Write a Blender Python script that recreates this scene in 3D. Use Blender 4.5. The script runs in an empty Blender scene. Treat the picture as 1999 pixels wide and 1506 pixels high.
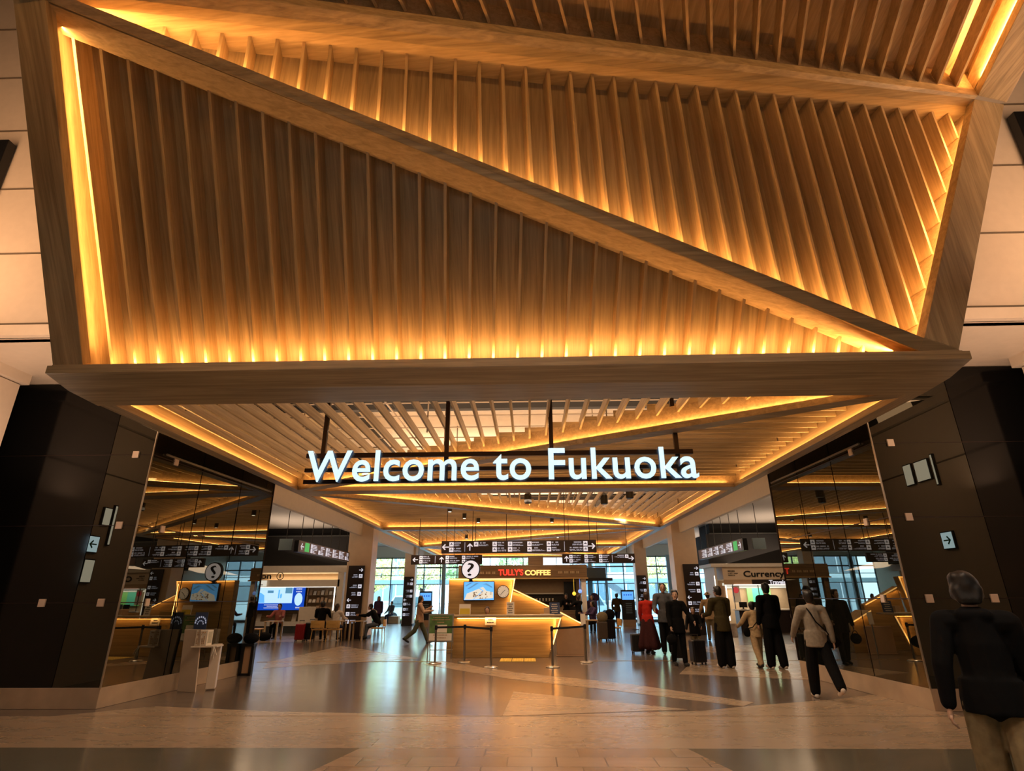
import bpy, bmesh, math, random
from mathutils import Vector, Matrix
random.seed(7)
S = bpy.context.scene
COL = S.collection
R = math.radians
PI = math.pi

# ---------------------------------------------------------------- camera
F_PX = 1098.0
cam_d = bpy.data.cameras.new('camera'); cam = bpy.data.objects.new('camera', cam_d); COL.objects.link(cam)
cam_d.sensor_fit = 'HORIZONTAL'; cam_d.sensor_width = 36.0; cam_d.lens = 36.0*F_PX/1999.0
cam_d.clip_start = 0.05; cam_d.clip_end = 400
pitch, yaw, roll = R(20.7), R(1.55), R(0.3)
fw = Vector((-math.sin(yaw)*math.cos(pitch), math.cos(yaw)*math.cos(pitch), math.sin(pitch)))
rt = Vector((math.cos(yaw), math.sin(yaw), 0)); up = rt.cross(fw)
c_, s_ = math.cos(roll), math.sin(roll)
rt, up = c_*rt - s_*up, s_*rt + c_*up
cam.matrix_world = Matrix(((rt.x, up.x, -fw.x, 0), (rt.y, up.y, -fw.y, 0), (rt.z, up.z, -fw.z, 1.55), (0, 0, 0, 1)))
S.camera = cam

# ---------------------------------------------------------------- view, world
S.view_settings.view_transform = 'Standard'
S.view_settings.look = 'None'
S.view_settings.gamma = 1.0
S.view_settings.exposure = 0.25
S.view_settings.use_curve_mapping = False
w = bpy.data.worlds.new('sky'); S.world = w; w.use_nodes = True
bg = w.node_tree.nodes['Background']; bg.inputs[0].default_value = (.62, .82, 1.0, 1); bg.inputs[1].default_value = 8.5

LED = (1.0, .47, .13)
def area(p, d, sx, sy, power, color, spread=PI):
    L = bpy.data.lights.new('lamp', 'AREA'); L.shape = 'RECTANGLE'; L.size = sx; L.size_y = sy
    L.energy = power; L.color = color; L.spread = spread
    o = bpy.data.objects.new('lamp', L); COL.objects.link(o)
    return o, L
def aim(o, p, z_to, x_along=None):
    """local -Z points along z_to, local X along x_along"""
    z = -Vector(z_to).normalized(); x = Vector(x_along) if x_along is not None else Vector((1, 0, .01))
    x = (x - z*x.dot(z)).normalized(); y = z.cross(x)
    o.matrix_world = Matrix(((x.x, y.x, z.x, p[0]), (x.y, y.y, z.y, p[1]), (x.z, y.z, z.z, p[2]), (0, 0, 0, 1)))
def down(x, y, z, sx, sy, power, color, spread=PI, to=(0, 0, -1)):
    o, L = area(None, None, sx, sy, power, color, spread); aim(o, (x, y, z), to, (1, 0, 0)); return o
def strip(a, b, to, power_m, color=LED, width=.014):
    a = Vector(a); b = Vector(b); ln = (b-a).length
    o, L = area(None, None, ln, width, power_m*ln, color); aim(o, (a+b)/2, to, b-a); o.name = 'led_strip'
    return o

# room lamps and added fill lights
WARM = (1.0, .66, .38)
down(0, 2.0, 7.6, 5, 4, 60, (1, .62, .33))                    # broad lamp added overhead, raising the concourse's ambient light
down(-9.0, 4.6, 7.0, 1.2, 5, 140, (1, .55, .28), to=(.15, .55, .8))   # up-lights washing the white upper wall
down(8.6, 4.6, 7.0, 1.2, 5, 120, (1, .58, .32), to=(-.15, .55, .8))
down(-9.5, 5.5, 5.0, 1.0, 3, 26, (1, .6, .32), to=(0, 1, .25))
down(9.0, 5.5, 5.0, 1.0, 3, 26, (1, .6, .32), to=(0, 1, .25))
down(0, -2.0, 3.6, 8, 3, 36, (1, .82, .62), to=(0, .55, .5))  # added fill light behind the viewer, brightening the canopy faces
down(-11, 23, 4.9, 4, 8, 120, WARM)
down(11, 23, 4.9, 4, 8, 120, WARM)
down(-11.6, 30.6, 2.7, 4.5, 1.0, 60, (1, .75, .5))
down(11.2, 29.8, 2.0, 3.0, 1.2, 60, (1, .9, .72))
down(0, 28.6, 2.3, 4, 1, 14, (1, .7, .4))
for yy in (11, 19, 27, 35):
    down(-.3, yy, 5.1, 9, 5, 520, (1, .64, .38), to=(0, 0, 1))   # added up-lights above the open slats, brightening the ceiling

for yy in (9.5, 13, 17, 21.5, 26):
    for xx in (-3.6, 0, 3.4):
        down(xx, yy, 4.28, .5, .5, 36, (1, .74, .5), spread=R(150))   # lamps added between the slats to brighten the floor
for xx in (-4.5, 0, 4.5):
    down(xx, 2.4, 7.9, .5, .5, 60, (1, .8, .62), spread=R(120)); down(xx, -.5, 7.9, .5, .5, 50, (1, .8, .62), spread=R(120))  # added lamps under the overhead canopy, lighting the concourse

down(-6.7, 6.6, 4.3, .3, 2.5, 45, (1, .6, .36), to=(-1, .45, .25)); down(6.1, 6.6, 4.3, .3, 2.5, 40, (1, .6, .36), to=(1, .45, .25))  # added lamps turned outward to brighten the pier faces
down(-8.2, 8.4, 3.4, 1.2, .6, 16, (1, .66, .45), to=(0, 0, 1)); down(7.6, 8.3, 3.4, 1.2, .6, 14, (1, .66, .45), to=(0, 0, 1))  # added up-lights brightening the soffits
for sx in (-1, 1):
    for yy in (19, 27, 35): down(sx*11, yy, 3.4, 3, 4, 85, (1, .7, .48), to=(-sx*.25, 0, 1))      # added up-lights brightening the side halls

# ---------------------------------------------------------------- materials
M = {}
def mat(name, color, rough=.6, metal=0., emit=None, es=0., spec=.5, noise=0., nscale=8., coat=0.):
    m = bpy.data.materials.new(name); m.use_nodes = True; nt = m.node_tree; b = nt.nodes['Principled BSDF']
    b.inputs['Base Color'].default_value = (*color, 1); b.inputs['Roughness'].default_value = rough
    b.inputs['Metallic'].default_value = metal; b.inputs['Specular IOR Level'].default_value = spec
    b.inputs['Coat Weight'].default_value = coat
    if emit: b.inputs['Emission Color'].default_value = (*emit, 1); b.inputs['Emission Strength'].default_value = es
    if noise > 0:
        tc = nt.nodes.new('ShaderNodeTexCoord'); n = nt.nodes.new('ShaderNodeTexNoise'); n.inputs['Scale'].default_value = nscale
        n.inputs['Detail'].default_value = 5
        r = nt.nodes.new('ShaderNodeValToRGB')
        r.color_ramp.elements[0].position = .3; r.color_ramp.elements[1].position = .7
        r.color_ramp.elements[0].color = (*[max(0, c*(1-noise)) for c in color], 1)
        r.color_ramp.elements[1].color = (*[min(1, c*(1+noise)) for c in color], 1)
        nt.links.new(tc.outputs['Object'], n.inputs['Vector']); nt.links.new(n.outputs['Fac'], r.inputs['Fac'])
        nt.links.new(r.outputs['Color'], b.inputs['Base Color'])
    M[name] = m; return m

def wood(name, c1, c2, axis, rough=.42, dens=1.0, tilt=0.):
    m = bpy.data.materials.new(name); m.use_nodes = True; nt = m.node_tree; N = nt.nodes; Lk = nt.links
    b = N['Principled BSDF']; b.inputs['Roughness'].default_value = rough
    tc = N.new('ShaderNodeTexCoord'); mp = N.new('ShaderNodeMapping')
    sc = [14*dens, 14*dens, 14*dens]; sc[axis] = .55*dens; mp.inputs['Scale'].default_value = sc
    mp.inputs['Location'].default_value = (3.1, 7.7, 1.3)
    n1 = N.new('ShaderNodeTexNoise'); n1.inputs['Scale'].default_value = 1.0; n1.inputs['Detail'].default_value = 6; n1.inputs['Distortion'].default_value = 1.1
    n2 = N.new('ShaderNodeTexNoise'); n2.inputs['Scale'].default_value = 5.0; n2.inputs['Detail'].default_value = 3
    mix = N.new('ShaderNodeMath'); mix.operation = 'MULTIPLY_ADD'; mix.inputs[1].default_value = .35
    r = N.new('ShaderNodeValToRGB'); r.color_ramp.elements[0].position = .42; r.color_ramp.elements[1].position = .86
    r.color_ramp.elements[0].color = (*c1, 1); r.color_ramp.elements[1].color = (*c2, 1)
    bp = N.new('ShaderNodeBump'); bp.inputs['Strength'].default_value = .12; bp.inputs['Distance'].default_value = .01
    m0 = N.new('ShaderNodeMapping'); m0.inputs['Rotation'].default_value = (tilt, 0, 0); Lk.new(tc.outputs['Object'], m0.inputs['Vector'])
    Lk.new(m0.outputs[0], mp.inputs['Vector']); Lk.new(mp.outputs[0], n1.inputs['Vector']); Lk.new(mp.outputs[0], n2.inputs['Vector'])
    Lk.new(n2.outputs['Fac'], mix.inputs[0]); Lk.new(n1.outputs['Fac'], mix.inputs[2])
    Lk.new(mix.outputs[0], r.inputs['Fac']); Lk.new(r.outputs['Color'], b.inputs['Base Color'])
    Lk.new(mix.outputs[0], bp.inputs['Height']); Lk.new(bp.outputs[0], b.inputs['Normal'])
    M[name] = m; return m

for ax, nm in enumerate('xyz'):
    wood('oak_'+nm, (.22, .162, .092), (.45, .34, .2), ax)
    wood('oak_pale_'+nm, (.34, .24, .125), (.56, .405, .23), ax)
wood('oak_slope', (.22, .162, .092), (.45, .34, .2), 2, tilt=R(-32.2))
wood('oak_pale_slope', (.34, .24, .125), (.56, .405, .23), 2, tilt=R(-32.2))
wood('desk_oak', (.24, .14, .045), (.42, .26, .09), 0)
wood('chair_oak', (.45, .25, .06), (.66, .4, .13), 0)
wood('walnut', (.08, .045, .02), (.17, .1, .045), 0)
mat('white_panel', (.62, .52, .42), .45, noise=.03)
mat('white_wall', (.66, .6, .52), .6, noise=.03)
mat('grey_ceiling', (.36, .35, .33), .8, noise=.04)
mat('seam', (.13, .1, .07), .7)
mat('dark_grey', (.035, .038, .037), .6, noise=.2)
mat('black', (.006, .006, .007), .4)
mat('black_matte', (.008, .008, .009), .8)
mat('black_metal', (.03, .018, .015), .35, .6)
mat('sign_black', (.022, .014, .013), .35)
mat('steel', (.42, .38, .32), .28, 1.0)
mat('chrome', (.7, .68, .64), .12, 1.0)
mat('clamp', (.72, .6, .5), .4, .3)
mat('column_stone', (.68, .54, .4), .5, noise=.04, nscale=4)
mat('plinth_stone', (.40, .30, .21), .3, noise=.12, nscale=3)
mat('letter_white', (.8, .9, 1), .4, emit=(.56, .86, .95), es=.95)
mat('letter_side', (.02, .03, .06), .4, emit=(.15, .4, .8), es=.1)
mat('sign_white', (.75, .75, .78), .5, emit=(.78, .84, 1.0), es=.5)
mat('dial_white', (.8, .78, .72), .5, emit=(1, .9, .75), es=.12)  # faint glow added to lighten the clock dial, which is no lamp
mat('sign_grey', (.4, .42, .5), .5, emit=(.6, .68, .9), es=.3)
mat('sign_green', (.05, .45, .12), .5, emit=(.1, .8, .18), es=.35)
mat('sign_brown', (.09, .05, .04), .5, emit=(.25, .13, .1), es=.15)
mat('lit_cream', (.7, .7, .6), .5, emit=(1, .95, .78), es=2.6)
mat('lit_blue', (.6, .7, .8), .5, emit=(.6, .85, 1), es=5)
mat('arrow_green', (0, .2, .12), .6)
mat('red_letter', (.8, .03, .02), .4, emit=(1, .06, .03), es=.9)
mat('gold_letter', (.9, .6, .2), .4, emit=(1, .6, .18), es=.9)
mat('led_white', (1, 1, 1), .5, emit=(1, .93, .8), es=1.6)
mat('led_pink', (1, 1, 1), .5, emit=(1, .72, .66), es=1.6)
mat('led_warm', (1, .7, .3), .5, emit=(1, .55, .17), es=2.2)
mat('downlight', (1, 1, 1), .5, emit=(1, .85, .6), es=3.0)
mat('screen_blue', (.01, .05, .3), .3, emit=(.005, .06, .5), es=.8)
mat('screen_sky', (.1, .4, .8), .3, emit=(.12, .42, .95), es=.85)
mat('screen_pale', (.5, .7, .9), .3, emit=(.42, .68, .98), es=.9)
mat('screen_teal', (.1, .3, .5), .3, emit=(.1, .28, .45), es=.7)
mat('screen_beige', (.6, .6, .5), .3, emit=(.66, .66, .58), es=.7)
mat('screen_lilac', (.6, .5, .7), .3, emit=(.9, .72, 1.0), es=1.0)
mat('paper', (.75, .68, .58), .7)
mat('paper_yellow', (.72, .55, .06), .7)
mat('paper_navy', (.03, .05, .12), .6)
mat('poster_green', (.08, .17, .04), .6, noise=.3, nscale=9)
mat('tan_panel', (.46, .31, .18), .6, noise=.05)
mat('beige_block', (.42, .26, .15), .55, noise=.04)
mat('lime_panel', (.22, .55, .16), .5, emit=(.2, .8, .2), es=.25)
mat('teal_panel', (.1, .5, .36), .5, emit=(.1, .7, .45), es=.25)
mat('red_sign', (.6, .03, .05), .5, emit=(.9, .1, .1), es=.3)
mat('yellow_tactile', (.55, .36, .05), .6)
mat('brass', (.5, .3, .08), .35, .7)
mat('hair_black', (.007, .006, .006), .45)
mat('hair_brown', (.03, .015, .01), .5)
mat('skin', (.42, .24, .16), .55)
mat('skin_pale', (.5, .32, .23), .55)
mat('lip', (.3, .1, .08), .5)
mat('eye_dark', (.01, .008, .006), .2)
def cloth(n, c): mat(n, c, .9, noise=.15, nscale=22, spec=.12)
cloth('c_black', (.004, .004, .0045)); cloth('c_red', (.36, .02, .012)); cloth('c_maroon', (.04, .012, .012)); cloth('c_grey', (.07, .07, .075))
cloth('c_cream', (.5, .36, .2)); cloth('c_olive', (.045, .035, .014)); cloth('c_sand', (.42, .3, .17)); cloth('c_sweater', (.26, .23, .19))
cloth('c_khaki', (.2, .16, .09)); cloth('c_denim', (.09, .11, .14)); cloth('c_navy', (.02, .022, .04)); cloth('c_white', (.6, .55, .5))
cloth('c_tan', (.4, .26, .17)); cloth('c_purple', (.05, .03, .07)); cloth('c_plaid', (.25, .08, .07)); cloth('c_greenpants', (.07, .075, .045))
mat('case_black', (.008, .007, .008), .35); mat('case_red', (.25, .012, .015), .3); mat('case_brown', (.07, .05, .035), .45)
mat('rubber', (.01, .01, .01), .8); mat('sole', (.55, .48, .42), .7)
mat('asphalt', (.4, .42, .43), .8, noise=.1, nscale=.6); mat('grass', (.2, .32, .06), .9, noise=.3, nscale=1.5)
mat('leaf_yellow', (.75, .74, .3), .8, noise=.25, nscale=2); mat('leaf_green', (.42, .55, .26), .8, noise=.3, nscale=2); mat('bark', (.09, .07, .05), .9)
mat('facade', (.6, .68, .7), .6, noise=.05); mat('facade_dark', (.16, .22, .25), .3); mat('car_white', (.8, .82, .84), .25); mat('tyre', (.02, .02, .02), .8)
mat('frame_dark', (.06, .085, .1), .5); mat('frame_blue', (.25, .36, .42), .5); mat('wall_pale', (.55, .62, .6), .6)
mat('fan_yellow', (.9, .5, .05), .5, emit=(1, .55, .05), es=1.2); mat('fan_blue', (.2, .3, .9), .5, emit=(.2, .4, 1), es=.9)

def dark_glass(nm='dark_glass', ior=2.1):
    m = bpy.data.materials.new(nm); m.use_nodes = True; nt = m.node_tree; N = nt.nodes; L = nt.links
    b = N['Principled BSDF']; b.inputs['Base Color'].default_value = (.006, .006, .004, 1); b.inputs['Roughness'].default_value = .5; b.inputs['Specular IOR Level'].default_value = 0
    g = N.new('ShaderNodeBsdfGlossy'); g.inputs['Roughness'].default_value = .008; g.inputs['Color'].default_value = (.86, .84, .72, 1)
    fr = N.new('ShaderNodeFresnel'); fr.inputs['IOR'].default_value = ior
    ad = N.new('ShaderNodeMath'); ad.operation = 'MULTIPLY_ADD'; ad.inputs[1].default_value = 1.15; ad.inputs[2].default_value = .0; ad.use_clamp = True
    mx = N.new('ShaderNodeMixShader'); L.new(fr.outputs[0], ad.inputs[0]); L.new(ad.outputs[0], mx.inputs[0])
    L.new(b.outputs[0], mx.inputs[1]); L.new(g.outputs[0], mx.inputs[2]); L.new(mx.outputs[0], N['Material Output'].inputs[0])
    M[nm] = m
dark_glass(); dark_glass('front_glass', 1.6)
mat('black_glass', (.004, .004, .004), .12, spec=.25)
def clear_glass(name, tint, gloss=.08):
    m = bpy.data.materials.new(name); m.use_nodes = True; nt = m.node_tree; N = nt.nodes; L = nt.links
    N.remove(N['Principled BSDF'])
    t = N.new('ShaderNodeBsdfTransparent'); t.inputs[0].default_value = (*tint, 1)
    g = N.new('ShaderNodeBsdfGlossy'); g.inputs['Roughness'].default_value = .02
    mx = N.new('ShaderNodeMixShader'); mx.inputs[0].default_value = gloss
    L.new(t.outputs[0], mx.inputs[1]); L.new(g.outputs[0], mx.inputs[2]); L.new(mx.outputs[0], N['Material Output'].inputs[0])
    M[name] = m
clear_glass('pane', (.86, .95, .98), .06)
clear_glass('acrylic', (.9, .92, .9), .1)

def stone_floor(name, c1, c2, rough, tile=(1.2, .6), mortar=.004, jointdark=.6, r2=None):
    m = bpy.data.materials.new(name); m.use_nodes = True; nt = m.node_tree; N = nt.nodes; L = nt.links
    b = N['Principled BSDF']; b.inputs['Roughness'].default_value = rough; b.inputs['Specular IOR Level'].default_value = .85
    b.inputs['Coat Weight'].default_value = .35; b.inputs['Coat Roughness'].default_value = .16
    tc = N.new('ShaderNodeTexCoord'); br = N.new('ShaderNodeTexBrick')
    br.inputs['Scale'].default_value = 1.0; br.inputs['Brick Width'].default_value = tile[0]; br.inputs['Row Height'].default_value = tile[1]
    br.inputs['Mortar Size'].default_value = mortar; br.inputs['Mortar Smooth'].default_value = .1; br.inputs['Bias'].default_value = 0
    br.inputs['Color1'].default_value = (*c1, 1); br.inputs['Color2'].default_value = (*c2, 1)
    br.inputs['Mortar'].default_value = (*[c*jointdark for c in c1], 1)
    n = N.new('ShaderNodeTexNoise'); n.inputs['Scale'].default_value = 1.4; n.inputs['Detail'].default_value = 7; n.inputs['Distortion'].default_value = 1.2
    mp = N.new('ShaderNodeMapping'); mp.inputs['Scale'].default_value = (.8, 3.0, 1)
    mx = N.new('ShaderNodeMix'); mx.data_type = 'RGBA'; mx.blend_type = 'MULTIPLY'; mx.inputs[0].default_value = .16
    rr = N.new('ShaderNodeValToRGB'); rr.color_ramp.elements[0].position = .3; rr.color_ramp.elements[1].position = .7
    rr.color_ramp.elements[0].color = (.55, .55, .55, 1); rr.color_ramp.elements[1].color = (1.25, 1.25, 1.25, 1)
    L.new(tc.outputs['Object'], br.inputs['Vector']); L.new(tc.outputs['Object'], mp.inputs[0]); L.new(mp.outputs[0], n.inputs['Vector'])
    L.new(n.outputs['Fac'], rr.inputs[0]); L.new(br.outputs['Color'], mx.inputs[6]); L.new(rr.outputs[0], mx.inputs[7]); L.new(mx.outputs[2], b.inputs['Base Color'])
    ro = N.new('ShaderNodeMapRange'); ro.inputs[3].default_value = rough-.05; ro.inputs[4].default_value = rough+.07
    L.new(n.outputs['Fac'], ro.inputs[0]); L.new(ro.outputs[0], b.inputs['Roughness'])
    bp = N.new('ShaderNodeBump'); bp.inputs['Strength'].default_value = .06; bp.inputs['Distance'].default_value = .01
    n3 = N.new('ShaderNodeTexNoise'); n3.inputs['Scale'].default_value = 1.6; n3.inputs['Detail'].default_value = 2
    L.new(tc.outputs['Object'], n3.inputs['Vector']); L.new(n3.outputs['Fac'], bp.inputs['Height']); L.new(bp.outputs[0], b.inputs['Normal'])
    M[name] = m
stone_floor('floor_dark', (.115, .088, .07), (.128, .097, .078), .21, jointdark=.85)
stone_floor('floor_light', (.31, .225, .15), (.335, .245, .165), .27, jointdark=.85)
stone_floor('floor_edge', (.10, .095, .07), (.12, .11, .08), .18, tile=(3.0, .8))  # dark green reflection at the front band's sides, put into the tile colour
stone_floor('floor_tile', (.33, .24, .17), (.26, .17, .10), .22, tile=(.5, .36), mortar=.008, jointdark=.3)  # front band centre, its lit pinkish tone put into the colour

# ---------------------------------------------------------------- object helpers
def prop(o, label=None, cat=None, group=None, kind=None):
    if label: o['label'] = label
    if cat: o['category'] = cat
    if group: o['group'] = group
    if kind: o['kind'] = kind
    return o
def thing(name, label, cat, loc=(0, 0, 0), group=None, rz=0):
    o = bpy.data.objects.new(name, None); o.empty_display_size = .1; COL.objects.link(o); o.location = loc; o.rotation_euler = (0, 0, rz)
    return prop(o, label, cat, group)
def wloc(o):
    v = Vector((0, 0, 0))
    while o: v = v + o.location; o = o.parent
    return v
class MB:
    def __init__(s): s.v = []; s.f = []; s.mi = []; s.m = 0
    def poly(s, pts):
        n = len(s.v); s.v += [tuple(p) for p in pts]; s.f.append(tuple(range(n, n+len(pts)))); s.mi.append(s.m)
    def prism(s, pts, vec):
        pts = [Vector(p) for p in pts]; vecs = vec if isinstance(vec, list) else [Vector(vec)]*len(pts)
        n = len(s.v); k = len(pts)
        s.v += [tuple(p) for p in pts] + [tuple(p+Vector(q)) for p, q in zip(pts, vecs)]
        s.f.append(tuple(range(n, n+k))); s.f.append(tuple(range(n+2*k-1, n+k-1, -1)))
        for i in range(k):
            j = (i+1) % k; s.f.append((n+j, n+i, n+k+i, n+k+j))
        s.mi += [s.m]*(k+2)
    def box(s, x0, x1, y0, y1, z0, z1):
        s.prism([(x0, y0, z0), (x0, y1, z0), (x1, y1, z0), (x1, y0, z0)], (0, 0, z1-z0)); return s
    def cbox(s, c, sz, rz=0, rx=0):
        m = Matrix.Rotation(rz, 4, 'Z') @ Matrix.Rotation(rx, 4, 'X'); a, b, d = [q/2 for q in sz]
        P = [Vector(c)+m @ Vector(q) for q in ((-a, -b, -d), (-a, b, -d), (a, b, -d), (a, -b, -d))]
        s.prism(P, m @ Vector((0, 0, sz[2]))); return s
    def tube(s, pts, rad, n=8, cap=True):
        pts = [Vector(p) for p in pts]; rads = rad if isinstance(rad, (list, tuple)) else [rad]*len(pts)
        base = len(s.v)
        prev = None
        for i, p in enumerate(pts):
            d = (pts[min(i+1, len(pts)-1)]-pts[max(i-1, 0)]).normalized()
            if prev is None: a = Vector((0, 0, 1)) if abs(d.z) < .9 else Vector((1, 0, 0))
            else: a = prev
            a = (a-d*a.dot(d)).normalized(); prev = a; b = d.cross(a)
            for k in range(n):
                t = 2*PI*k/n; s.v.append(tuple(p+(a*math.cos(t)+b*math.sin(t))*rads[i]))
        for i in range(len(pts)-1):
            for k in range(n):
                k2 = (k+1) % n; s.f.append((base+i*n+k, base+i*n+k2, base+(i+1)*n+k2, base+(i+1)*n+k)); s.mi.append(s.m)
        if cap:
            s.f.append(tuple(base+k for k in range(n-1, -1, -1))); s.f.append(tuple(base+(len(pts)-1)*n+k for k in range(n))); s.mi += [s.m]*2
        return s
    def lathe(s, c, prof, n=20, axis='z'):
        base = len(s.v); c = Vector(c)
        for r_, h in prof:
            for k in range(n):
                t = 2*PI*k/n; x, y = r_*math.cos(t), r_*math.sin(t)
                q = Vector((x, y, h)) if axis == 'z' else (Vector((x, h, y)) if axis == 'y' else Vector((h, x, y)))
                s.v.append(tuple(c+q))
        for i in range(len(prof)-1):
            for k in range(n):
                k2 = (k+1) % n; s.f.append((base+i*n+k, base+i*n+k2, base+(i+1)*n+k2, base+(i+1)*n+k)); s.mi.append(s.m)
        s.f.append(tuple(base+k for k in range(n-1, -1, -1))); s.f.append(tuple(base+(len(prof)-1)*n+k for k in range(n))); s.mi += [s.m]*2
        return s
    def ell(s, c, r, n=10):
        c = Vector(c); base = len(s.v); rows = n//2+1
        r = Vector(r) if not isinstance(r, (int, float)) else Vector((r, r, r))
        for i in range(1, rows):
            ph = PI*i/rows
            for k in range(n):
                t = 2*PI*k/n; s.v.append((c.x+r.x*math.sin(ph)*math.cos(t), c.y+r.y*math.sin(ph)*math.sin(t), c.z+r.z*math.cos(ph)))
        top = len(s.v); s.v.append((c.x, c.y, c.z+r.z)); bot = len(s.v); s.v.append((c.x, c.y, c.z-r.z))
        for i in range(rows-2):
            for k in range(n):
                k2 = (k+1) % n; s.f.append((base+i*n+k, base+(i+1)*n+k, base+(i+1)*n+k2, base+i*n+k2)); s.mi.append(s.m)
        for k in range(n):
            k2 = (k+1) % n
            s.f.append((top, base+k, base+k2)); s.f.append((bot, base+(rows-2)*n+k2, base+(rows-2)*n+k)); s.mi += [s.m]*2
        return s
    def build(s, name, m, parent=None, bevel=0, smooth=False):
        o = meshobj(name, s, m, parent)
        if bevel:
            b = o.modifiers.new('bevel', 'BEVEL'); b.width = bevel; b.segments = 2; b.limit_method = 'ANGLE'; b.angle_limit = R(40)
        if smooth:
            for p in o.data.polygons: p.use_smooth = True
        return o
def meshobj(name, mb, m, parent):
    me = bpy.data.meshes.new(name); off = wloc(parent) if parent else Vector((0, 0, 0))
    me.from_pydata([tuple(Vector(v)-off) for v in mb.v], [], mb.f)
    ms = m if isinstance(m, (list, tuple)) else [m]
    for q in ms: me.materials.append(M[q] if isinstance(q, str) else q)
    if len(ms) > 1:
        for p, i in zip(me.polygons, mb.mi): p.material_index = i
    bm = bmesh.new(); bm.from_mesh(me); bmesh.ops.recalc_face_normals(bm, faces=bm.faces); bm.to_mesh(me); bm.free()
    me.update(); o = bpy.data.objects.new(name, me); COL.objects.link(o)
    if parent: o.parent = parent
    return o
def bx(name, x0, x1, y0, y1, z0, z1, m, parent=None, bevel=0):
    return MB().box(x0, x1, y0, y1, z0, z1).build(name, m, parent, bevel)
def struct(name, mb, m, bevel=0):
    o = mb.build(name, m, None, bevel); o['kind'] = 'structure'; return o
def solo(name, mb, m, label, cat, group=None, bevel=0, smooth=False):
    return prop(mb.build(name, m, None, bevel, smooth), label, cat, group)
def text_mesh(txt, size=1., extrude=.01, offset=0., spacing=1., align='LEFT'):
    cu = bpy.data.curves.new('txt', 'FONT'); cu.body = txt; cu.size = size; cu.extrude = extrude; cu.offset = offset
    cu.space_character = spacing; cu.align_x = align; cu.resolution_u = 4
    o = bpy.data.objects.new('txt', cu); COL.objects.link(o); bpy.context.view_layer.update()
    dg = bpy.context.evaluated_depsgraph_get(); me = bpy.data.meshes.new_from_object(o.evaluated_get(dg))
    bpy.data.objects.remove(o); return me
def text_on(name, txt, x0, x1, z0, z1, y, m, parent, extrude=.01, offset=0., facing=-1, spacing=1., plane='xz', fit=True):
    """text fitted into the rectangle x0..x1, z0..z1 on the plane y, read from -y"""
    me = text_mesh(txt, 1, 0.02, offset, spacing)
    xs = [v.co.x for v in me.vertices]; ys = [v.co.y for v in me.vertices]
    ax, bx_ = min(xs), max(xs); ay, by = min(ys), max(ys); off = wloc(parent) if parent else Vector((0, 0, 0))
    sx = (x1-x0)/(bx_-ax); sz = (z1-z0)/(by-ay)
    for v in me.vertices:
        X = x0+(v.co.x-ax)*sx; Z = z0+(v.co.y-ay)*sz; Y = y-(v.co.z+.02)*extrude/.04
        if plane == 'yz+': v.co = Vector((y+(v.co.z+.02)*extrude/.04, X, Z))-off      # faces +x, reads along +y
        else: v.co = Vector((X, Y, Z))-off
    me.materials.clear(); me.materials.append(M[m]); me.name = name
    o = bpy.data.objects.new(name, me); COL.objects.link(o)
    if parent: o.parent = parent
    return o
# ================================================================ the room
XL, XR = -7.3, 7.0
# floor (stone fields; the front band's tones include painted reflection and light)
def fpoly(pts, z=0.): 
    b = MB(); b.prism([(x, y, z) for x, y in pts], (0, 0, -.06)); return b
def inlay(pts, m):
    b = MB(); b.prism([(x, y, .0) for x, y in pts], (0, 0, .003)); return struct('floor', b, m)
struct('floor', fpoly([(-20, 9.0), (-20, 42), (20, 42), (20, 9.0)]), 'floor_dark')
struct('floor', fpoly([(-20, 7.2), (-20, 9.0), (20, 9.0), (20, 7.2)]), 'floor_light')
struct('floor', fpoly([(-20, -9), (-20, 7.2), (-1.9, 7.2), (-2.2, 6.0), (-2.4, -9)]), 'floor_edge')
struct('floor', fpoly([(-2.4, -9), (-2.2, 6.0), (-1.9, 7.2), (1.7, 7.2), (2.0, 6.0), (2.2, -9)]), 'floor_tile')
struct('floor', fpoly([(1.7, 7.2), (20, 7.2), (20, -9), (2.2, -9), (2.0, 6.0)]), 'floor_edge')
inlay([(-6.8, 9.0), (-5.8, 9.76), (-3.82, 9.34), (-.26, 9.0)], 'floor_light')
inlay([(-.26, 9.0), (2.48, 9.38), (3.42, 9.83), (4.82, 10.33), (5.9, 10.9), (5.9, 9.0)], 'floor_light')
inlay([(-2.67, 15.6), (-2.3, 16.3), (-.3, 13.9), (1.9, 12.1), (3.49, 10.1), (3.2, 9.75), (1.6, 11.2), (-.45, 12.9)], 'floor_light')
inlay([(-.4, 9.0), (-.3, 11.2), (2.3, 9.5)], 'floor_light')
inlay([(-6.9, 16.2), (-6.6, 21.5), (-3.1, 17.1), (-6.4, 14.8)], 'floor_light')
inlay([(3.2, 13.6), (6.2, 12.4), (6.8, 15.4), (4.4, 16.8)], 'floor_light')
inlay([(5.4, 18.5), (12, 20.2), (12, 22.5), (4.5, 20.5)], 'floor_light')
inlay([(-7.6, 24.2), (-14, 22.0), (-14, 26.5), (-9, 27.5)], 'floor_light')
b = MB().box(-7.2, -2.2, 16.22, 16.27, 0, .005); struct('trim_1', b, 'brass')
b = MB().box(1.6, 7.2, 16.3, 16.34, 0, .005); struct('trim_2', b, 'brass')
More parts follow.
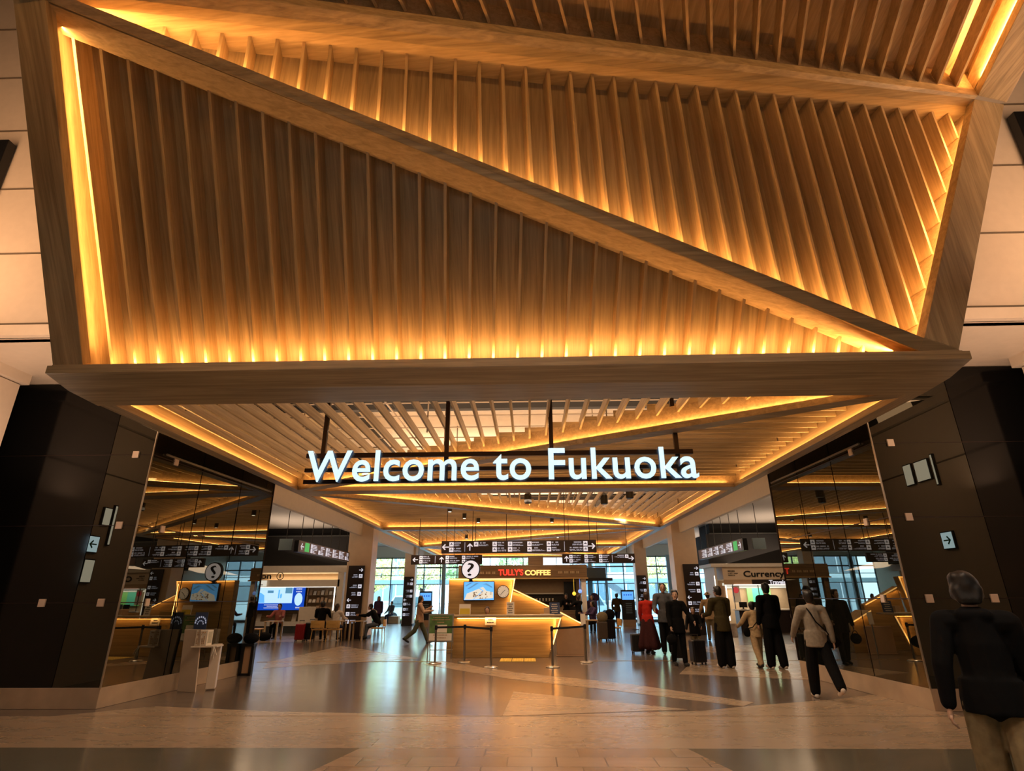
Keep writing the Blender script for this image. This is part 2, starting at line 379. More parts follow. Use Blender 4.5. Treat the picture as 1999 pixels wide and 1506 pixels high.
# main ceiling over the hall, side-hall ceilings and bulkheads
struct('ceiling', MB().box(-7.3, 7.0, 8.4, 42, 6.2, 6.3), 'white_wall')
struct('ceiling', MB().box(-17, -7.3, 13.8, 42, 5.0, 5.1), 'grey_ceiling')
struct('ceiling', MB().box(7.0, 17, 13.3, 42, 5.0, 5.1), 'grey_ceiling')
struct('wall_left', MB().box(-7.45, -7.3, 13.9, 42, 4.14, 6.3), 'white_wall')
struct('wall_right', MB().box(7.0, 7.15, 13.4, 42, 4.34, 6.3), 'white_wall')
b = MB()
for y in (10.4, 12.6, 18, 26, 34): b.box(-7.3, 7.0, y, y+.18, 5.75, 6.0)
for x in (-4.4, 3.4): b.box(x, x+.16, 8.5, 41, 5.7, 5.95)
struct('trim_3', b, 'black_matte')
b = MB()
for y in [9.2+.9*i for i in range(34)]: b.tube([(-7.2, y, 5.35), (6.9, y, 5.35)], .015, 5)
for x in (-5.5, -3, -.8, 1.6, 4.2): b.tube([(x, 8.6, 5.4), (x+.6, 40, 5.4)], .02, 5)
struct('trim_4', b, 'seam')
# far end walls above the glazing, dark fascias over the side rooms
struct('wall_back', MB().box(-17, 17, 41.05, 41.3, 4.25, 6.3), 'wall_pale')
struct('wall_back', MB().box(-17, -14.2, 31.7, 41, 0, 5), 'white_wall')
struct('wall_back', MB().box(13.4, 17, 31.1, 41, 0, 5), 'white_wall')
b = MB().box(-17, -8.85, 29.5, 31.5, 3.13, 4.55); b.box(-17, -9.2, 29.9, 31.5, 4.55, 5.0); struct('wall_left', b, 'black_matte')
b = MB().box(8.75, 17, 28.9, 31.0, 3.07, 4.45); b.box(9.1, 17, 29.3, 31.0, 4.45, 5.0); struct('wall_right', b, 'black_matte')
struct('trim_5', MB().box(-17, -9.0, 29.42, 29.5, 4.55, 4.6), 'dark_grey')
struct('trim_6', MB().box(8.9, 17, 28.82, 28.9, 4.45, 4.5), 'dark_grey')
struct('wall_left', MB().box(-17.2, -17, 13, 42, 0, 5), 'dark_grey')
struct('wall_right', MB().box(17, 17.2, 15, 42, 0, 5), 'dark_grey')
# concourse in front: upper white walls, soffits, side piers, back of the concourse
zs = 5.32
struct('ceiling', MB().box(-18, -6.0, 7.65, 9.6, zs, zs+.1), 'white_panel')
struct('ceiling', MB().box(5.4, 18, 7.65, 9.6, zs, zs+.1), 'white_panel')
b = MB().box(-18, -5.5, 7.6, 7.75, zs, 13); struct('wall_left', b, 'white_panel')
b = MB().box(5.2, 18, 7.6, 7.75, zs, 13); struct('wall_right', b, 'white_panel')
b = MB()
for z in (5.55, 6.84, 8.15, 9.45, 10.75, 12.05):
    b.box(-18, -5.5, 7.585, 7.6, z, z+.025); b.box(5.2, 18, 7.585, 7.6, z, z+.025)
struct('trim_7', b, 'seam')
b = MB().box(-18, -5.9, 7.5, 7.62, zs, 5.5); b.box(5.4, 18, 7.5, 7.62, zs, 5.5); struct('trim_8', b, 'white_panel')
struct('wall_left', MB().box(-18, -8.95, 3.5, 9.05, 0, 5.12), 'white_panel')
struct('wall_right', MB().box(8.3, 18, 3.5, 8.95, 0, 5.12), 'white_panel')
struct('wall_left', MB().box(-18, -9.0, -9, 3.5, 0, 5.12), 'dark_grey'); struct('wall_right', MB().box(8.35, 18, -9, 3.5, 0, 5.12), 'dark_grey')  # dark grey stands in for the unlit end behind the viewer
b = MB().box(-18, -8.85, -9, 9.12, 5.14, zs); b.box(8.2, 18, -9, 9.02, 5.14, zs); struct('trim_9', b, 'white_panel')
b = MB(); b.box(-8.96, -8.93, -9, 9.0, 4.05, 4.075); b.box(8.28, 8.31, -9, 8.9, 4.05, 4.075); struct('trim_10', b, 'seam')
struct('ceiling', MB().box(-18, 18, -9, 7.75, 13, 13.1), 'dark_grey')  # colour darkened so the glass fronts mirror less light
struct('wall_behind', MB().box(-18, 18, -9.2, -9, 0, 13), 'black_matte')  # black stands in for the unlit back of the concourse
struct('wall_left', MB().box(-18.1, -18, -9, 7.7, 5.1, 13), 'white_panel')
struct('wall_right', MB().box(18, 18.1, -9, 7.7, 5.1, 13), 'white_panel')
# big screens on the upper walls
t = thing('wall_screen', 'lit screen in a wide black frame high on the left white wall', 'screen', (-9.6, 7.5, 8.4))
b = MB().box(-10.9, -8.98, 7.42, 7.58, 7.9, 9.1); b.build('screen_frame', 'black', t, .01)
bx('screen_face', -10.7, -9.18, 7.405, 7.425, 8.1, 8.9, 'screen_lilac', t)
t = thing('wall_screen', 'lit screen in a wide black frame high on the right white wall', 'screen', (9.2, 7.5, 8.4))
b = MB().box(8.22, 10.2, 7.42, 7.58, 8.0, 9.13); b.build('screen_frame', 'black', t, .01)
bx('screen_face', 8.45, 10.0, 7.405, 7.425, 8.2, 8.9, 'screen_lilac', t)

# ---------------------------------------------------------------- dark glass lift enclosures
def enclosure(side):
    if side < 0:
        a = Vector((-6.6, 9.53)); bk = Vector((-6.33, 13.86)); ox = -17.0; lab = 'dark reflective glass enclosure left of the entrance on a stone plinth'
    else:
        a = Vector((5.78, 9.34)); bk = Vector((5.68, 13.35)); ox = 17.0; lab = 'dark reflective glass enclosure right of the entrance on a stone plinth'
    t = thing('glass_enclosure', lab, 'glass wall', (a.x, a.y, 0))
    d = (bk-a).normalized(); n = Vector((d.y, -d.x))*(-1 if side > 0 else 1)      # into the hall
    b = MB(); ph = .29
    b.prism([(a.x, a.y, 0), (bk.x, bk.y, 0), (ox, bk.y, 0), (ox, a.y, 0)], (0, 0, ph)); b.build('plinth', 'plinth_stone', t, .006)
    # core keeps the reflections clean
    ins = .06
    b = MB(); L = (bk-a).length
    q = lambda s, o: a + d*s - n*o
    top = 5.3
    seg = 3; gap = .012
    for i in range(seg):
        s0 = L*i/seg+gap; s1 = L*(i+1)/seg-gap
        p = [q(s0, 0), q(s1, 0)]
        g = MB(); g.prism([(p[0].x, p[0].y, ph), (p[1].x, p[1].y, ph), (p[1].x, p[1].y, top), (p[0].x, p[0].y, top)], (-n.x*.03, -n.y*.03, 0))
        g.build('glass_pane', 'dark_glass', t)
    fw_ = 4.0 if side < 0 else 3.6
    sx = -1 if side < 0 else 1
    wp = .76 if side < 0 else 1.48
    for x0, x1, mm in ((a.x+sx*.015, a.x+sx*wp, 'front_glass'), (a.x+sx*(wp+.012), a.x+sx*5, 'black_glass')):
        g = MB().box(min(x0, x1), max(x0, x1), a.y, a.y+.03, ph, top); g.build('glass_pane', mm, t)
    g = MB().box(min(bk.x, bk.x+sx*6), max(bk.x, bk.x+sx*6), bk.y-.03, bk.y, ph, 4.9); g.build('glass_pane', 'dark_glass', t)
    # dark core inside
    c = MB(); c.prism([(a.x+sx*.12, a.y+.06, ph), (bk.x+sx*.12, bk.y-.06, ph), (ox, bk.y-.06, ph), (ox, a.y+.06, ph)], (0, 0, top-ph)); c.build('core', 'black_matte', t)
    # corner edge strips
    e = MB().tube([(a.x, a.y-.005, ph), (a.x, a.y-.005, top)], .016, 6); e.build('corner_trim', 'steel', t)
    e = MB().tube([(bk.x, bk.y, ph), (bk.x, bk.y, top)], .02, 6); e.build('corner_trim', 'black_metal', t)
    for z in (1.51, 2.73, 3.95):
        j = MB(); p0 = q(0, -.004); p1 = q(L, -.004)
        j.prism([(p0.x, p0.y, z-.008), (p1.x, p1.y, z-.008), (p1.x, p1.y, z+.008), (p0.x, p0.y, z+.008)], (n.x*.004, n.y*.004, 0))
        j.box(min(a.x, a.x+sx*5), max(a.x, a.x+sx*5), a.y-.006, a.y-.001, z-.006, z+.006)
        j.build('glass_joint', 'black_metal', t)
        for s in (.62,):
            p = q(s, -.012); k = MB(); k.cbox((p.x, p.y, z), (.1, .03, .12), math.atan2(d.y, d.x)); k.build('clamp', 'clamp', t, .006)
        for s in ((.3, 1.27) if z < 2 else (.3,)):
            k = MB(); k.cbox((a.x+sx*s, a.y-.014, z), (.11, .03, .12)); k.build('clamp', 'clamp', t, .006)
    # pale rail across the top of the side glass
    p0 = q(.3, -.03); p1 = q(L*.96, -.03)
    MB().tube([(p0.x, p0.y, 4.02), (p1.x, p1.y, 4.02)], .02, 6).build('glass_rail', 'steel', t)
    return t
enclosure(-1); enclosure(1)
# exit signs, and glow panels added on the piers to mirror in the glass
def pier_box(name, label, cat, side, y, z, w_, h_, m, arrow_=False):
    x = -8.95 if side < 0 else 8.3; g = 1 if side < 0 else -1; t = thing(name, label, cat, (x, y, z))
    A = lambda d0, d1: (min(x+g*d0, x+g*d1), max(x+g*d0, x+g*d1))
    bx('case', *A(.001, .05), y-w_/2-.02, y+w_/2+.02, z-h_/2-.02, z+h_/2+.02, 'black', t); bx('lit_face', *A(.05, .056), y-w_/2, y+w_/2, z-h_/2, z+h_/2, m, t)
    if arrow_:
        xa = x+g*.057; r_ = w_*.34; P_ = [(-1, -.13), (.42, -.13), (-.05, -.62), (.2, -.82), (1, 0), (.2, .82), (-.05, .62), (.42, .13), (-1, .13)]
        q_ = MB(); q_.prism([(xa, y+a_*r_, z+c__*r_) for a_, c__ in P_], (g*.004, 0, 0)); q_.build('arrow', 'arrow_green', t)
pier_box('exit_sign', 'exit lightbox with a green arrow, mirrored in the left dark glass', 'sign', -1, 7.42, 2.62, .3, .3, 'lit_blue', True)
pier_box('exit_sign', 'exit lightbox with a green arrow, mirrored in the right dark glass', 'sign', 1, 7.0, 2.57, .3, .3, 'lit_blue', True)
for y, z, w_, h_, l in ((7.2, 3.2, .2, .34, 'added upright cream panel on the left pier above the exit sign, mirrored in dark glass'), (7.38, 2.1, .26, .42, 'added cream panel on the left pier below the exit sign, mirrored in dark glass'), (6.98, 3.05, .05, .8, 'added narrow tall cream panel on the left pier, mirrored in dark glass')): pier_box('added_glow_panel', l, 'lightbox', -1, y, z, w_, h_, 'lit_cream')
for y, z, w_, h_, l in ((6.35, 4.0, .24, .42, 'added cream panel high on the right pier, the nearer to the glass corner'), (6.8, 4.0, .4, .4, 'added wide cream panel high on the right pier, mirrored in dark glass'), (7.15, 3.95, .04, .6, 'added narrow tall cream panel on the right pier, mirrored in dark glass')): pier_box('added_glow_panel', l, 'lightbox', 1, y, z, w_, h_, 'lit_cream')

# ---------------------------------------------------------------- columns
def column(name_lab, x0, x1, y, dy, z1, bx0, bx1, bz1, sign_lab, m='column_stone', mats='col'):
    t = thing('column', name_lab, 'column', ((x0+x1)/2, y+dy/2, 0))
    MB().box(x0, x1, y, y+dy, .1, z1).build('shaft', m, t, .02)
    MB().box(x0-.01, x1+.01, y-.01, y+dy+.01, 0, .1).build('base', 'dark_grey', t)
    s = thing('column_sign', sign_lab, 'sign', ((bx0+bx1)/2, y-.04, 0))
    MB().box(bx0, bx1, y-.08, y-.012, .02, bz1).build('board', 'sign_black', s, .008)
    w_ = bx1-bx0; f = y-.082
    ar = lambda nm, cx, cz, sgn: arrow(nm, cx, f, cz, .09, 'R' if sgn > 0 else 'L', s)
    ar('arrow', bx1-.14*w_/.7, bz1-.18, 1); ar('arrow', bx0+.14*w_/.7, bz1*.52, -1)
    z = bz1-.42
    rnd = random.Random(int(bx0*100))
    for i in range(3):
        pict('pictogram', bx1-.14*w_/.7, f, z, .15, s); bars(s, bx0+.08, bx1-.26*w_/.7, f, z, .15, rnd, right=True); z -= (.42 if i == 0 else .3)
    z = bz1*.52-.24
    for i in range(4):
        if z < .4: break
        pict('pictogram', bx0+.14*w_/.7, f, z, .15, s); bars(s, bx0+.26*w_/.7, bx1-.08, f, z, .15, rnd); z -= .3
    return t
def arrow(nm, cx, y, cz, r, dr, parent, m='sign_white', th=.008):
    P = [(-1, .14), (.2, .14), (-.25, .7), (.1, .8), (.95, 0), (.1, -.8), (-.25, -.7), (.2, -.14), (-1, -.14)]
    P = [(-1, -.13), (.42, -.13), (-.05, -.62), (.2, -.82), (1, 0), (.2, .82), (-.05, .62), (.42, .13), (-1, .13)]
    a = {'R': 0, 'U': PI/2, 'L': PI, 'D': -PI/2}[dr]
    b = MB(); b.prism([(cx+r*(x*math.cos(a)-z*math.sin(a)), y, cz+r*(x*math.sin(a)+z*math.cos(a))) for x, z in P], (0, -th, 0))
    return b.build(nm, m, parent)
def pict(nm, cx, y, cz, s, parent, m='sign_white'):
    b = MB(); h = s/2
    b.box(cx-h, cx+h, y-.006, y, cz-h, cz+h)
    o = b.build(nm, m, parent)
    g = MB(); g.box(cx-h*.55, cx+h*.55, y-.009, y-.006, cz-h*.25, cz+h*.1); g.ell((cx, y-.007, cz+h*.4), (h*.22, .003, h*.22), 8); g.build('glyph', 'sign_black', o)
    return o
def bars(parent, x0, x1, y, cz, h, rnd, right=False, m='sign_grey'):
    """rows of small unreadable lettering"""
    b = MB()
    for k, (dz, hh) in enumerate(((h*.28, h*.3), (-.02, h*.16), (-h*.34, h*.16))):
        ln = (x1-x0)*rnd.uniform(.45, .95); cw = hh*.75; n = int(ln/cw)
        for i in range(n):
            if rnd.random() < .13: continue
            xa = (x1-ln+i*cw) if right else (x0+i*cw)
            b.box(xa, xa+cw*.78, y-.004, y, cz+dz-hh/2*rnd.uniform(.7, 1), cz+dz+hh/2)
    return b.build('lettering', m, parent)
column('beige stone column on the right before the currency counter', 6.62, 7.70, 27, .9, 5.0, 6.97, 7.69, 2.95, 'tall black directory board on the nearer right column')
column('beige stone column on the left beside the lounge chairs', -7.85, -6.8, 25.2, .9, 5.0, -7.73, -7.04, 2.88, 'tall black directory board on the nearer left column')
column('beige stone column farther back on the left by the glazing', -7.84, -7.16, 37, .7, 5.0, -7.80, -7.2, 2.82, 'tall black directory board on the far left column')
column('beige stone column farther back on the right by the glazing', 6.42, 7.15, 35.9, .7, 5.0, 6.45, 7.0, 2.78, 'tall black directory board on the far right column')
struct('wall_back', MB().box(-5.5, 5.2, 7.62, 7.75, 6.3, 13), 'dark_grey')
struct('ceiling', MB().box(-18, 18, 7.75, 42, 6.36, 6.46), 'grey_ceiling')
struct('wall_left', MB().box(-17.3, -17.2, 7.6, 42, 0, 6.4), 'grey_ceiling')
struct('wall_right', MB().box(17.2, 17.3, 7.6, 42, 0, 6.4), 'grey_ceiling')

# ================================================================ folded oak canopies
def clip_line(poly, p, d):
    """parameter range of the line p+t*d inside the convex 2D polygon"""
    lo, hi = -1e9, 1e9; n = len(poly)
    area_ = sum(poly[i][0]*poly[(i+1) % n][1]-poly[(i+1) % n][0]*poly[i][1] for i in range(n)); sg = 1 if area_ > 0 else -1
    for i in range(n):
        a = poly[i]; b = poly[(i+1) % n]; e = (b[0]-a[0], b[1]-a[1]); nn = (-e[1]*sg, e[0]*sg)
        num = nn[0]*(p[0]-a[0])+nn[1]*(p[1]-a[1]); den = nn[0]*d[0]+nn[1]*d[1]
        if abs(den) < 1e-9:
            if num < 0: return None
            continue
        t = -num/den
        if den > 0: lo = max(lo, t)
        else: hi = min(hi, t)
    return (lo, hi) if hi-lo > .06 else None
def offset_poly(poly, offs):
    n = len(poly); area_ = sum(poly[i][0]*poly[(i+1) % n][1]-poly[(i+1) % n][0]*poly[i][1] for i in range(n)); sg = 1 if area_ > 0 else -1
    lines = []
    for i in range(n):
        a = Vector(poly[i]); b = Vector(poly[(i+1) % n]); e = (b-a).normalized(); nn = Vector((e.y, -e.x))*sg
        lines.append((a+nn*offs[i], e))
    out = []
    for i in range(n):
        p, e = lines[i-1]; q, f = lines[i]; den = e.x*f.y-e.y*f.x
        t = ((q.x-p.x)*f.y-(q.y-p.y)*f.x)/den; r = p+e*t
        if (r-Vector(poly[i])).length > 2.5: r = Vector(poly[i])+(r-Vector(poly[i])).normalized()*2.5
        out.append((r.x, r.y))
    return out
def facet(t, O3, U, V, N, poly, offs, T, D, fdir, fp0, pitch_, fdepth, fth, wood_panel, wood_fin, wood_rev, leds, power, panel=True, fstart=None, fin_name='fin', ledpos=.006, lednorm=1.0, offsD=None, ledtrim=.15, ratio=.72):
    """one coffer: poly = opening in (u,v); N points away from the viewer; leds = per-edge power factors"""
    O3, U, V, N = map(Vector, (O3, U, V, N)); W = lambda p, h=0.: O3+U*p[0]+V*p[1]+N*h
    pk = offset_poly(poly, offs); n = len(poly); pd = offset_poly(poly, offsD) if offsD else pk
    for i in range(n):
        a, b = poly[i], poly[(i+1) % n]; a2, b2 = pk[i], pk[(i+1) % n]; o2 = offset_poly(pk, [.03]*n); c2, d2 = o2[i], o2[(i+1) % n]
        m_ = MB(); m_.prism([W(a2, T), W(b2, T), W(b2, D), W(a2, D)], [W(c2)-W(a2), W(d2)-W(b2), W(d2)-W(b2), W(c2)-W(a2)])
        m_.build('reveal_board', wood_rev, t)
    if panel:
        m_ = MB(); m_.prism([W(p, D) for p in pd], N*.03); m_.build('back_panel', wood_panel, t)
    fd = Vector(fdir).normalized(); perp = Vector((-fd.y, fd.x)); p0 = Vector(fp0)
    fs = D-fdepth if fstart is None else fstart
    mid = [Vector(a_).lerp(Vector(b_), (fs-T)/(D-T)) for a_, b_ in zip(pk, pd)]
    pj = [(Vector(p)-p0).dot(perp) for p in mid]; k0 = math.ceil(min(pj)/pitch_); k1 = math.floor(max(pj)/pitch_)
    for k in range(k0, k1+1):
        c = p0+perp*(k*pitch_); r = clip_line([tuple(q_) for q_ in mid], c, fd); r2 = clip_line([tuple(q_) for q_ in pd], c, fd)
        if not r: continue
        r2 = r2 or r; h = perp*fth/2; a = c+fd*(r[0]+.012); b = c+fd*(r[1]-.012); a9 = c+fd*(r2[0]+.012); b9 = c+fd*(r2[1]-.012)
        m_ = MB(); m_.prism([W(a-h, fs), W(b-h, fs), W(b9-h, fs+fdepth), W(a9-h, fs+fdepth)], W(h*2)-W((0, 0))); m_.build(fin_name, wood_fin, t)
    for i in range(n):
        if leds[i] <= 0: continue
        a, b = Vector(poly[i]), Vector(poly[(i+1) % n]); e = (b-a).normalized(); cen = sum((Vector(p) for p in poly), Vector((0, 0)))/n
        inn = Vector((-e.y, e.x)); inn = inn if inn.dot(cen-a) > 0 else -inn
        of_ = max(offs[i]*ratio, .01) if offs[i] > .025 else -.07; m1 = a-inn*of_+e*ledtrim; m2 = b-inn*of_-e*ledtrim
        to = N*lednorm+U*inn.x*.3+V*inn.y*.3
        strip(W(m1, T+ledpos), W(m2, T+ledpos), to, power*leds[i])
def beam(name, t, m, a1, a2, b1, b2, va, vb):
    """front face a1-a2-b2-b1; va, vb: depth vectors at the a and b edges"""
    q = MB(); q.prism([a1, a2, b2, b1], [Vector(va), Vector(va), Vector(vb), Vector(vb)]); return q.build(name, m, t, .006)

# --- the upright, folded part over the entrance
T1 = thing('folded_canopy', 'big folded oak canopy rising over the entrance with finned triangular coffers and glowing edges', 'canopy', (-.3, 6.3, 4.2))
N1 = Vector((0, .846, .533)); V1 = Vector((0, -.533, .846)); O1 = Vector((0, 6.33, 4.35))
def to1(p): p = Vector(p); q = p-O1; return (q.x, q.dot(V1))
A1 = Vector((-5.56, 6.35, 4.32)); A2 = Vector((4.75, 6.35, 4.32)); A3 = Vector((-5.27, 4.17, 7.78))
facet(T1, O1, (1, 0, 0), V1, N1, [to1(A1), to1(A2), to1(A3)], [.13, .02, .12], .16, .62, (-.066+.11, 1), (.845, .1), .314, .27, .035,
      'oak_slope', 'oak_pale_slope', 'oak_pale_slope', [.95, .0, .72], 12.0, ratio=.3, ledpos=.10, offsD=[.13, -.13, .12])  # fins take the paler oak to imitate light on their front edges
# P2: vertical plane carrying the upper right coffer
k2 = .22; U2 = Vector((1, k2, 0)).normalized(); N2 = Vector((-k2, 1, 0)).normalized(); O2 = Vector((-4.6, 4.19, 7.77)); V2 = Vector((0, 0, 1))
def to2(p): q = Vector(p)-O2; return (q.dot(U2), q.z)
B1 = Vector((-5.11, 4.08, 7.79)); B2 = Vector((4.79, 6.26, 4.45)); B3 = Vector((6.95, 6.73, 8.69))
facet(T1, O2, U2, V2, N2, [to2(B1), to2(B2), to2(B3)], [.02, .12, .03], .16, .56, (-.03, 1), to2((1.88, 5.92, 8.44)), .312, .25, .035,
      'oak_z', 'oak_pale_z', 'oak_pale_x', [1.15, .6, .0], 13.5, ratio=.3, offsD=[-.16, .12, .03], ledpos=.015)  # paler fins again, light on the edges put into the colour
# frame beams of the folded part
OL1 = Vector((-5.95, 6.36, 4.31)); OL3 = Vector((-5.55, 3.72, 8.45)); A3b = Vector((-5.2, 3.78, 8.36))
beam('side_beam', T1, 'oak_slope', OL1, OL3, A1, A3b, N1*.14, N1*.14)
beam('side_fascia', T1, 'oak_slope', OL1, OL3, OL1+Vector((.05, 0, 0)), OL3+Vector((.05, 0, 0)), N1*.55, N1*.55)
beam('diagonal_beam', T1, 'oak_x', A3, A2, B1, B2, N1*.15, N2*.14)
OR1 = Vector((5.24, 6.36, 4.34)); OR2 = Vector((7.5, 6.86, 8.7))
beam('side_beam', T1, 'oak_z', B2, B3, OR1, OR2, N2*.14, N2*.14)
beam('side_fascia', T1, 'oak_z', OR1-U2*.05, OR2-U2*.05, OR1, OR2, N2*.5, N2*.5)
beam('end_block', T1, 'oak_x', A2, B2, OR1+Vector((0, 0, -.03)), OR1, N1*.15, N1*.15)
# lower lip and the sloping soffit beam that turns into the flat canopy
q = MB(); q.prism([(-5.95, 6.35, 4.32), (5.26, 6.35, 4.32), (5.34, 6.34, 4.20), (-6.0, 6.34, 4.20)], (0, .14, .0)); q.build('lip_beam', 'oak_x', T1, .004)
q = MB()
for (ya, za), (yb, zb) in (((6.34, 4.205), (6.75, 4.12)), ((6.75, 4.12), (7.30, 4.095))):
    q.prism([(-6.0, ya, za), (5.34, ya, za), (5.34, yb, zb), (-6.0, yb, zb)], (0, 0, .1))
q.build('soffit_beam', 'oak_x', T1)
# crease beam between the upright part and the overhead part
c1 = Vector((-5.11, 4.08, 7.72)); d3 = Vector((.31, 1, -.04)); d3 = d3/d3.length
n3 = Vector((-.09, .07, .99)).normalized()
P3 = lambda x, dy: None
K1 = Vector((-5.6, 3.83, 7.85)); K2 = Vector((6.99, 6.70, 8.72))
T3 = thing('overhead_canopy', 'upper oak canopy panel with long fins running overhead toward the viewer', 'canopy', (0, 3, 8.4))
beam('crease_beam', T3, 'oak_x', B1-(B3-B1).normalized()*.42, B3, K1, K2, N2*.15, Vector((0, 0, .13)))
U3 = (K2-K1).normalized(); V3 = (-d3-U3*(-d3).dot(U3)).normalized(); N3 = Vector((0, 0, 1)) if U3.cross(V3).z < 0 else Vector((0, 0, 1))
N3 = U3.cross(V3); N3 = N3 if N3.z > 0 else -N3
O3_ = K1
def to3(p): q_ = Vector(p)-O3_; return (q_.dot(U3), q_.dot(V3))
E1 = K1-d3*2.2; E2 = K2-d3*7.5; K0 = K1+U3*.3
dd = to3(O3_-d3); 
facet(T3, O3_, U3, V3, N3, [to3(K0), to3(K2), to3(E2), to3(K0-d3*7.5)], [.05, .13, .1, .1], .14, .62, dd, to3(Vector((2.31, 5.59, 8.35))), .303, .25, .035,
      'oak_pale_y', 'oak_pale_y', 'oak_pale_y', [.0, .85, 1.6, 1.8], 24.0, fstart=.22, ratio=.3, ledpos=.05)
rb = Vector((.56, .16, .02))
beam('side_beam', T3, 'oak_y', K2, E2, K2+rb, E2+rb, N3*.13, N3*.13)
beam('side_fascia', T3, 'oak_y', K2+rb-U3*.05, E2+rb-U3*.05, K2+rb, E2+rb, N3*.5, N3*.5)
beam('side_beam', T3, 'oak_y', K0, K0-d3*7.5, K0-U3*.5, K0-U3*.5-d3*7.5, N3*.14, N3*.3)

# --- the flat canopy in four bays
ZC = 4.10; CXL, CXR = -5.98, 5.35
ys = [7.28, 14.35, 23.0, 31.4, 39.8]
bay_lab = ['flat slatted oak canopy bay nearest the entrance, above the large white welcome letters', 'second flat slatted canopy bay, behind the welcome letters', 'third flat canopy bay, above the main direction board', 'farthest flat canopy bay, above the coffee shop']
for k in range(4):
    y0, y1 = ys[k], ys[k+1]; t = thing('slatted_canopy', bay_lab[k], 'canopy', (-.3, (y0+y1)/2, ZC), 'flat canopy bays')
    ew = .22; cw = .5 if k < 3 else .3
    xi0, xi1 = CXL+ew, CXR-ew
    hw = .14
    yy0 = y0 + (0 if k == 0 else cw*.5); yy1 = y1-cw*.5
    Bz = .10
    # edge beams
    for xa, xb, xo in ((CXL, xi0, CXL), (xi1, CXR, CXR)):
        MB().box(xa, xb, y0, y1, ZC, ZC+Bz).build('edge_beam', 'oak_y', t, .004)
        sgn = 1 if xo == CXL else -1
        MB().box(min(xo+sgn*.06, xo+sgn*.1), max(xo+sgn*.06, xo+sgn*.1), y0, y1, ZC+Bz, ZC+.5).build('edge_fascia', 'walnut', t)
    MB().box(xi0, xi1, yy1, y1+cw*.5 if k < 3 else y1, ZC+.001, ZC+Bz).build('cross_beam', 'oak_x', t, .004)
    # diagonal: odd bays run right-near to left-far
    if k % 2 == 0: Da, Db = Vector((xi1, yy0)), Vector((xi0, yy1))
    else: Da, Db = Vector((xi0, yy0)), Vector((xi1, yy1))
    e = (Db-Da).normalized(); nn = Vector((-e.y, e.x)); 
    # cut the beam so that its ends stay inside the bay
    sa = hw/abs(e.y)
    def yline(off, x): # y on the line offset by off (along nn) at x
        p = Da+nn*off; return p.y+(x-p.x)*e.y/e.x
    pts = []
    o1, o2 = -hw, hw
    poly_b = [(xi0, yline(o1, xi0)), (xi0, yline(o2, xi0)), (xi1, yline(o2, xi1)), (xi1, yline(o1, xi1))]
    lo_y = min(yline(o1, xi0), yline(o2, xi0)); 
    # clip by bay limits
    def clipy(poly, ymin, ymax):
        for lim, sg in ((ymin, 1), (ymax, -1)):
            out = []
            for i in range(len(poly)):
                p, q_ = poly[i], poly[(i+1) % len(poly)]
                ip = (p[1]-lim)*sg >= 0; iq = (q_[1]-lim)*sg >= 0
                if ip: out.append(p)
                if ip != iq:
                    s_1 = (lim-p[1])/(q_[1]-p[1]); out.append((p[0]+(q_[0]-p[0])*s_1, lim))
            poly = out
        return poly
    pb = clipy(poly_b, yy0, yy1); qd = MB(); qd.prism([(x, y, ZC+.002) for x, y in pb], (0, 0, Bz)); qd.build('diagonal_beam', 'oak_x', t, .004)
    near_off = -hw if nn.y > 0 else hw; far_off = -near_off
    yn = lambda x: yline(near_off, x); yf = lambda x: yline(far_off, x)
    if k % 2 == 0:   # near-left triangle, far-right triangle
        xr = Da.x - 0; 
        xcut = (yy0-(yn(0)))/(e.y/e.x)          # x where near line meets yy0
        triN = [(xi0, yy0), (min(xcut, xi1), yy0), (xi0, yn(xi0))]
        xcut2 = (yy1-yf(0))/(e.y/e.x)
        triF = [(xi1, yf(xi1)), (xi1, yy1), (max(xcut2, xi0), yy1)]
    else:
        xcut = (yy0-yn(0))/(e.y/e.x)
        triN = [(max(xcut, xi0), yy0), (xi1, yy0), (xi1, yn(xi1))]
        xcut2 = (yy1-yf(0))/(e.y/e.x)
        triF = [(xi0, yf(xi0)), (min(xcut2, xi1), yy1), (xi0, yy1)]
    pw = [4.2, 4.6, 5.4, 5.6][k]
    for tri, yslats in ((triN, True), (triF, False)):
        cx_ = sum(p[0] for p in tri)/3; cy_ = sum(p[1] for p in tri)/3
        fd = (0, 1) if yslats else (1, 0)
        facet(t, (0, 0, ZC), (1, 0, 0), (0, 1, 0), (0, 0, 1), tri, [.11]*3, Bz+.01, .42, fd, (cx_ if not yslats else .05, cy_), (.305 if yslats else .33), (.17 if yslats else .26), .035,
              'oak_x', 'oak_y' if yslats else 'oak_x', 'oak_pale_y', [1, 1, 1], pw, panel=False, fstart=.30, fin_name='slat', lednorm=1.0)
    # hangers up to the ceiling
    for hx in (-5.5, -2, 1.6, 4.9):
        for hy in (y0+1.2, (y0+y1)/2, y1-1.2):
            MB().tube([(hx, hy, ZC+.56 if abs(hx) < 4 else ZC+.3), (hx, hy, 6.2)], .014, 5, False).build('hanger', 'seam', t)
# small downlights set among the boards
for x, y in ((-2.6, 18.9), (-2.3, 20.6), (.9, 20.6), (-1.9, 21.8), (.9, 21.9), (-3.0, 28.0), (1.4, 27.8), (-.7, 29.0), (2.6, 13.0)):
    t = thing('downlight', 'small round downlight glowing between canopy boards', 'lamp', (x, y, 4.3), 'downlights in the flat canopy')
    MB().lathe((x, y, 4.24), [(.05, 0), (.075, 0), (.075, .2), (.05, .2)], 14).build('housing', 'black', t)
    MB().lathe((x, y, 4.235), [(.0, 0), (.05, 0), (.05, .01), (0, .01)], 14).build('lens', 'downlight', t)
